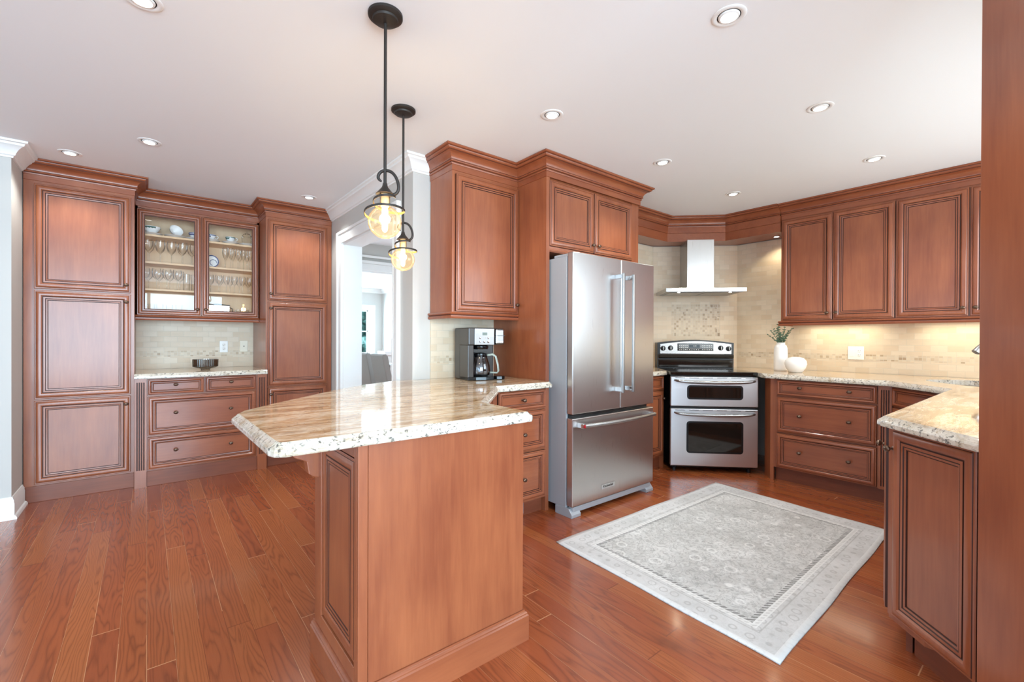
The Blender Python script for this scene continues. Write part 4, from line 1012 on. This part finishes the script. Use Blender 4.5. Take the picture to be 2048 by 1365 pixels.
# ------------------------------------------------------------------ pendants
def pendant(x, y, label, sc=1.0, rot=0, zc=1.672):
    t = thing('pendant_light', label, 'pendant light', (x, y, zc), rot, None)
    top = CH-zc
    c = M().lathe([(.067, top), (.067, top-.010), (.060, top-.016), (.050, top-.018), (.048, top-.026), (.030, top-.032), (.010, top-.036), (0, top-.036)], seg=36).build('ceiling_canopy', MIRON, t, smooth=40)
    M().lathe([(.005, -.004), (.005, .0)], (.035, 0, top-.022), 8).lathe([(.005, -.004), (.005, 0)], (-.035, 0, top-.022), 8).build('screws', MBLK, c)
    M().tube([(0, 0, .150), (0, 0, top-.03)], .0062, 12).build('rod', MIRON, t, smooth=60)
    M().lathe([(.0, .158), (.008, .156), (.010, .146), (.013, .138), (.030, .118), (.036, .112), (.034, .110), (.012, .118), (0, .118)], seg=28).build('socket_cap', MIRON, t, smooth=40)
    M().lathe([(.020, .055), (.020, .115), (.018, .115), (.018, .055)], seg=24).build('glass_neck', MCER if False else MAMB, t, smooth=50)
    M().lathe([(.017, .062), (.017, .112), (0, .112), (0, .062)], seg=20).build('lamp_holder', MCER, t, smooth=50)
    gp = [(.065*math.sin(a_), -.065*math.cos(a_)) for a_ in [PI*k/22 for k in range(0, 20)]]
    M().lathe(gp+[(.020, .066)], seg=40, cap=False).build('glass_globe', MAMB, t, smooth=60)
    M().lathe([(0, .062), (.010, .058), (.012, .045), (.011, -.028), (.006, -.038), (0, -.040)], seg=16).build('filament_bulb', MFIL, t, smooth=60)
    # spiral strap: one long band winding from the globe up to the crook
    sp = []
    keys = [(110, .064, .012), (145, .074, .020), (180, .078, .028), (225, .079, .040), (270, .079, .049), (315, .079, .050), (360, .078, .048), (405, .074, .050), (450, .064, .058), (500, .052, .068), (540, .046, .078), (585, .043, .088), (630, .042, .096), (675, .041, .100), (720, .040, .102), (745, .040, .104)]
    for q in range(len(keys)-1):
        for e_ in range(5):
            f_ = e_/5; a_, r, z_ = [keys[q][w_]*(1-f_)+keys[q+1][w_]*f_ for w_ in range(3)]
            c_, s_ = r*math.cos(R_(a_)), r*math.sin(R_(a_)); sp.append((.78*c_+.63*s_, -.63*c_+.78*s_, z_))
    b_ = M()
    P = [Vector(p) for p in sp]; n_ = len(P); vs = []
    for i, p in enumerate(P):
        rad = Vector((p.x, p.y, 0)).normalized()
        for (dr, dz) in ((.0014, .0045), (.0014, -.0045), (-.0014, -.0045), (-.0014, .0045)): vs.append(p+rad*dr+Vector((0, 0, dz)))
    fs = []; 
    for i in range(n_-1):
        for q in range(4): fs.append((i*4+q, i*4+(q+1) % 4, (i+1)*4+(q+1) % 4, (i+1)*4+q))
    fs += [(0, 1, 2, 3), tuple((n_-1)*4+q for q in range(4))]
    b_.add(vs, fs); 
    for i in range(len(b_.f)-2): b_.mi[i] = 1 if i % 4 == 2 else 0
    b_.build('spiral_strap', [MIRON, MBRASS], t)
    end = P[-1]
    # crook that loops up and over the rod (in the plane across the room)
    ck = []
    rx, ry = .78, -.63
    for (h, z) in ((.020, .109), (.040, .112), (.052, .126), (.053, .150), (.044, .178), (.028, .198), (.008, .206), (-.012, .203), (-.024, .192), (-.027, .178), (-.021, .168), (-.014, .163)):
        ck.append((rx*h, ry*h, z))
    # smooth by subdivision
    def cr(p0, p1, p2, p3, t_): return .5*((2*p1)+(p2-p0)*t_+(2*p0-5*p1+4*p2-p3)*t_*t_+(3*p1-p0-3*p2+p3)*t_**3)
    Q = [Vector(p) for p in ck]; out = []
    for i in range(len(Q)-1):
        for s_ in range(4): out.append(cr(Q[max(i-1, 0)], Q[i], Q[i+1], Q[min(i+2, len(Q)-1)], s_/4))
    out.append(Q[-1])
    M().tube(out, [.0062]*(len(out)-8)+[.0062-.0004*k for k in range(8)], 10).build('crook', MIRON, t, smooth=60)
    l = bpy.data.lights.new('bulb_light', 'POINT'); l.energy = 5; l.color = (1.0, .78, .50); l.shadow_soft_size = .03
    o = bpy.data.objects.new('bulb_light', l); C.objects.link(o); o.parent = t; o.location = (0, 0, -.02)
pendant(.738, 1.725, 'nearer iron pendant with spiral strap and amber globe over the peninsula')
pendant(1.123, 2.374, 'farther iron pendant with amber globe, hanging closer to the white wall', zc=1.655)

# ------------------------------------------------------------------ recessed lights
def dl_proto():
    t = thing('recessed_light', '', 'ceiling light', (0, 0, CH))
    M().lathe([(.064, 0), (.064, -.002), (.058, -.005), (.046, -.003), (.044, -.0015), (.044, 0)], seg=36).build('trim_ring', MTRIM, t, smooth=40)
    M().lathe([(.0435, -.0012), (.040, -.0012)], seg=30).build('gimbal_gap', MIRON, t)
    M().lathe([(.040, -.001), (.038, -.006), (.031, -.008), (.029, -.004)], seg=30).build('gimbal_ring', MTRIM, t, smooth=40)
    M().lathe([(.029, -.005), (.015, -.008), (0, -.009)], seg=24).build('lamp', MLED, t, smooth=60)
    spot(t, (0, 0, -.03), SPOTW, 125)
    return t
P0 = dl_proto()
DL = [(1.809, 1.885, 'recessed ceiling light left of the refrigerator crown, above the peninsula drawers'),
      (2.913, 1.879, 'recessed ceiling light in front of the cabinet above the refrigerator'),
      (4.018, 1.888, 'recessed ceiling light nearest the range hood corner'),
      (1.800, .866, 'largest recessed ceiling light, at the top of the view right of centre'),
      (2.895, .885, 'recessed ceiling light in the right half, above the rug end by the sink'),
      (4.010, .893, 'recessed ceiling light close to the right wall cabinets'),
      (-.014, 2.236, 'recessed ceiling light cut by the top edge at left'),
      (-.419, 4.405, 'recessed ceiling light closest to the left pantry and white wall corner'),
      (.012, 3.822, 'recessed ceiling light above and left of the glass display cabinet'),
      (1.152, 4.390, 'recessed ceiling light in front of the right pantry beside the doorway')]
for i, (x, y, lab) in enumerate(DL):
    o = P0 if i == 0 else copy_tree(P0)
    o.location = (x, y, CH); o['label'] = lab; o['group'] = 'recessed ceiling lights'
    if i < 6:
        for ch in o.children:
            if ch.type == 'LIGHT': ch.data = ch.data.copy(); ch.data.energy = 17

# ------------------------------------------------------------------ dining room furniture seen through the doorway
def chair(loc, rz, label):
    t = thing('dining_chair', label, 'chair', loc, rz)      # local: back at -y side leaning to -y, seat toward +y
    M().box(-.24, .24, 0, .48, .36, .48).build('seat', MCHAIR, t, bevel=.02)
    M().xprism([(-.02, .40), (.075, .40), (-.035, .95), (-.06, .97), (-.115, .965), (-.125, .94)], -.24, .24).build('backrest', MCHAIR, t, bevel=.015)
    for x in (-.2, .2):
        for y in (.03, .44): M().box(x-.022, x+.022, y-.022, y+.022, 0, .37).build('leg', MIRON, t)
chair((2.90, 7.47, 0), -90, 'grey upholstered dining chair seen through the doorway, left one')
chair((2.90, 6.81, 0), -90, 'grey upholstered dining chair seen through the doorway, right one by the door frame')
t = thing('console_table', 'white console holding a lamp beyond the dining chairs', 'table', (4.35, 9.6, 0))
M().box(-.32, .32, -.2, .2, .84, .93).build('table_top', MTRIM, t, bevel=.005); M().box(-.28, .28, -.17, .17, 0, .84).build('cabinet_body', MTRIM, t)
t = thing('table_lamp', 'white table lamp on the console beyond the doorway', 'lamp', (4.28, 9.55, .93))
M().lathe([(.07, 0), (.07, .02), (.02, .04), (.02, .10)], seg=20).build('lamp_base', MTRIM, t, smooth=40)
M().lathe([(.15, .03), (.14, .28)], seg=30, cap=False).build('lamp_shade', MSHADE, t, smooth=40)
t = thing('dining_table', 'dark-legged table edge left of the dining chairs beyond the doorway', 'table', (3.98, 7.6, 0), 0)
M().box(-.5, .5, -.8, .5, .72, .75).build('table_top', plain('pale_table_top', 'E6E4E0', .3), t)
for x in (-.46, .46):
    for y in (-.76, .46): M().box(x-.03, x+.03, y-.03, y+.03, 0, .72).build('leg', MIRON, t)
# hedge outside the far window
MHG = N('outdoor_foliage'); v_ = MHG.co(); MHG.bsdf(color=MHG.ramp(MHG.noise(v_, 5, 6, .7), [(.35, lin('23403C')), (.55, lin('527A72')), (.7, lin('A3BCBA'))]), rough=.8); MHG = MHG.m
hg = M(); rnd = random.Random(3)
for k in range(46):
    c_ = (rnd.uniform(4.2, 5.4), rnd.uniform(12.35, 12.6), rnd.uniform(.2, 2.3)); r = rnd.uniform(.2, .36)
    hg.lathe([(r*math.sin(a_)*(1+.15*math.sin(5*a_+k)), -r*math.cos(a_)) for a_ in [PI*q/7 for q in range(8)]], c_, 9)
tag(hg.build('hedge', MHG, smooth=60), 'blue-green foliage outside the dining room window', 'hedge', kind='stuff')
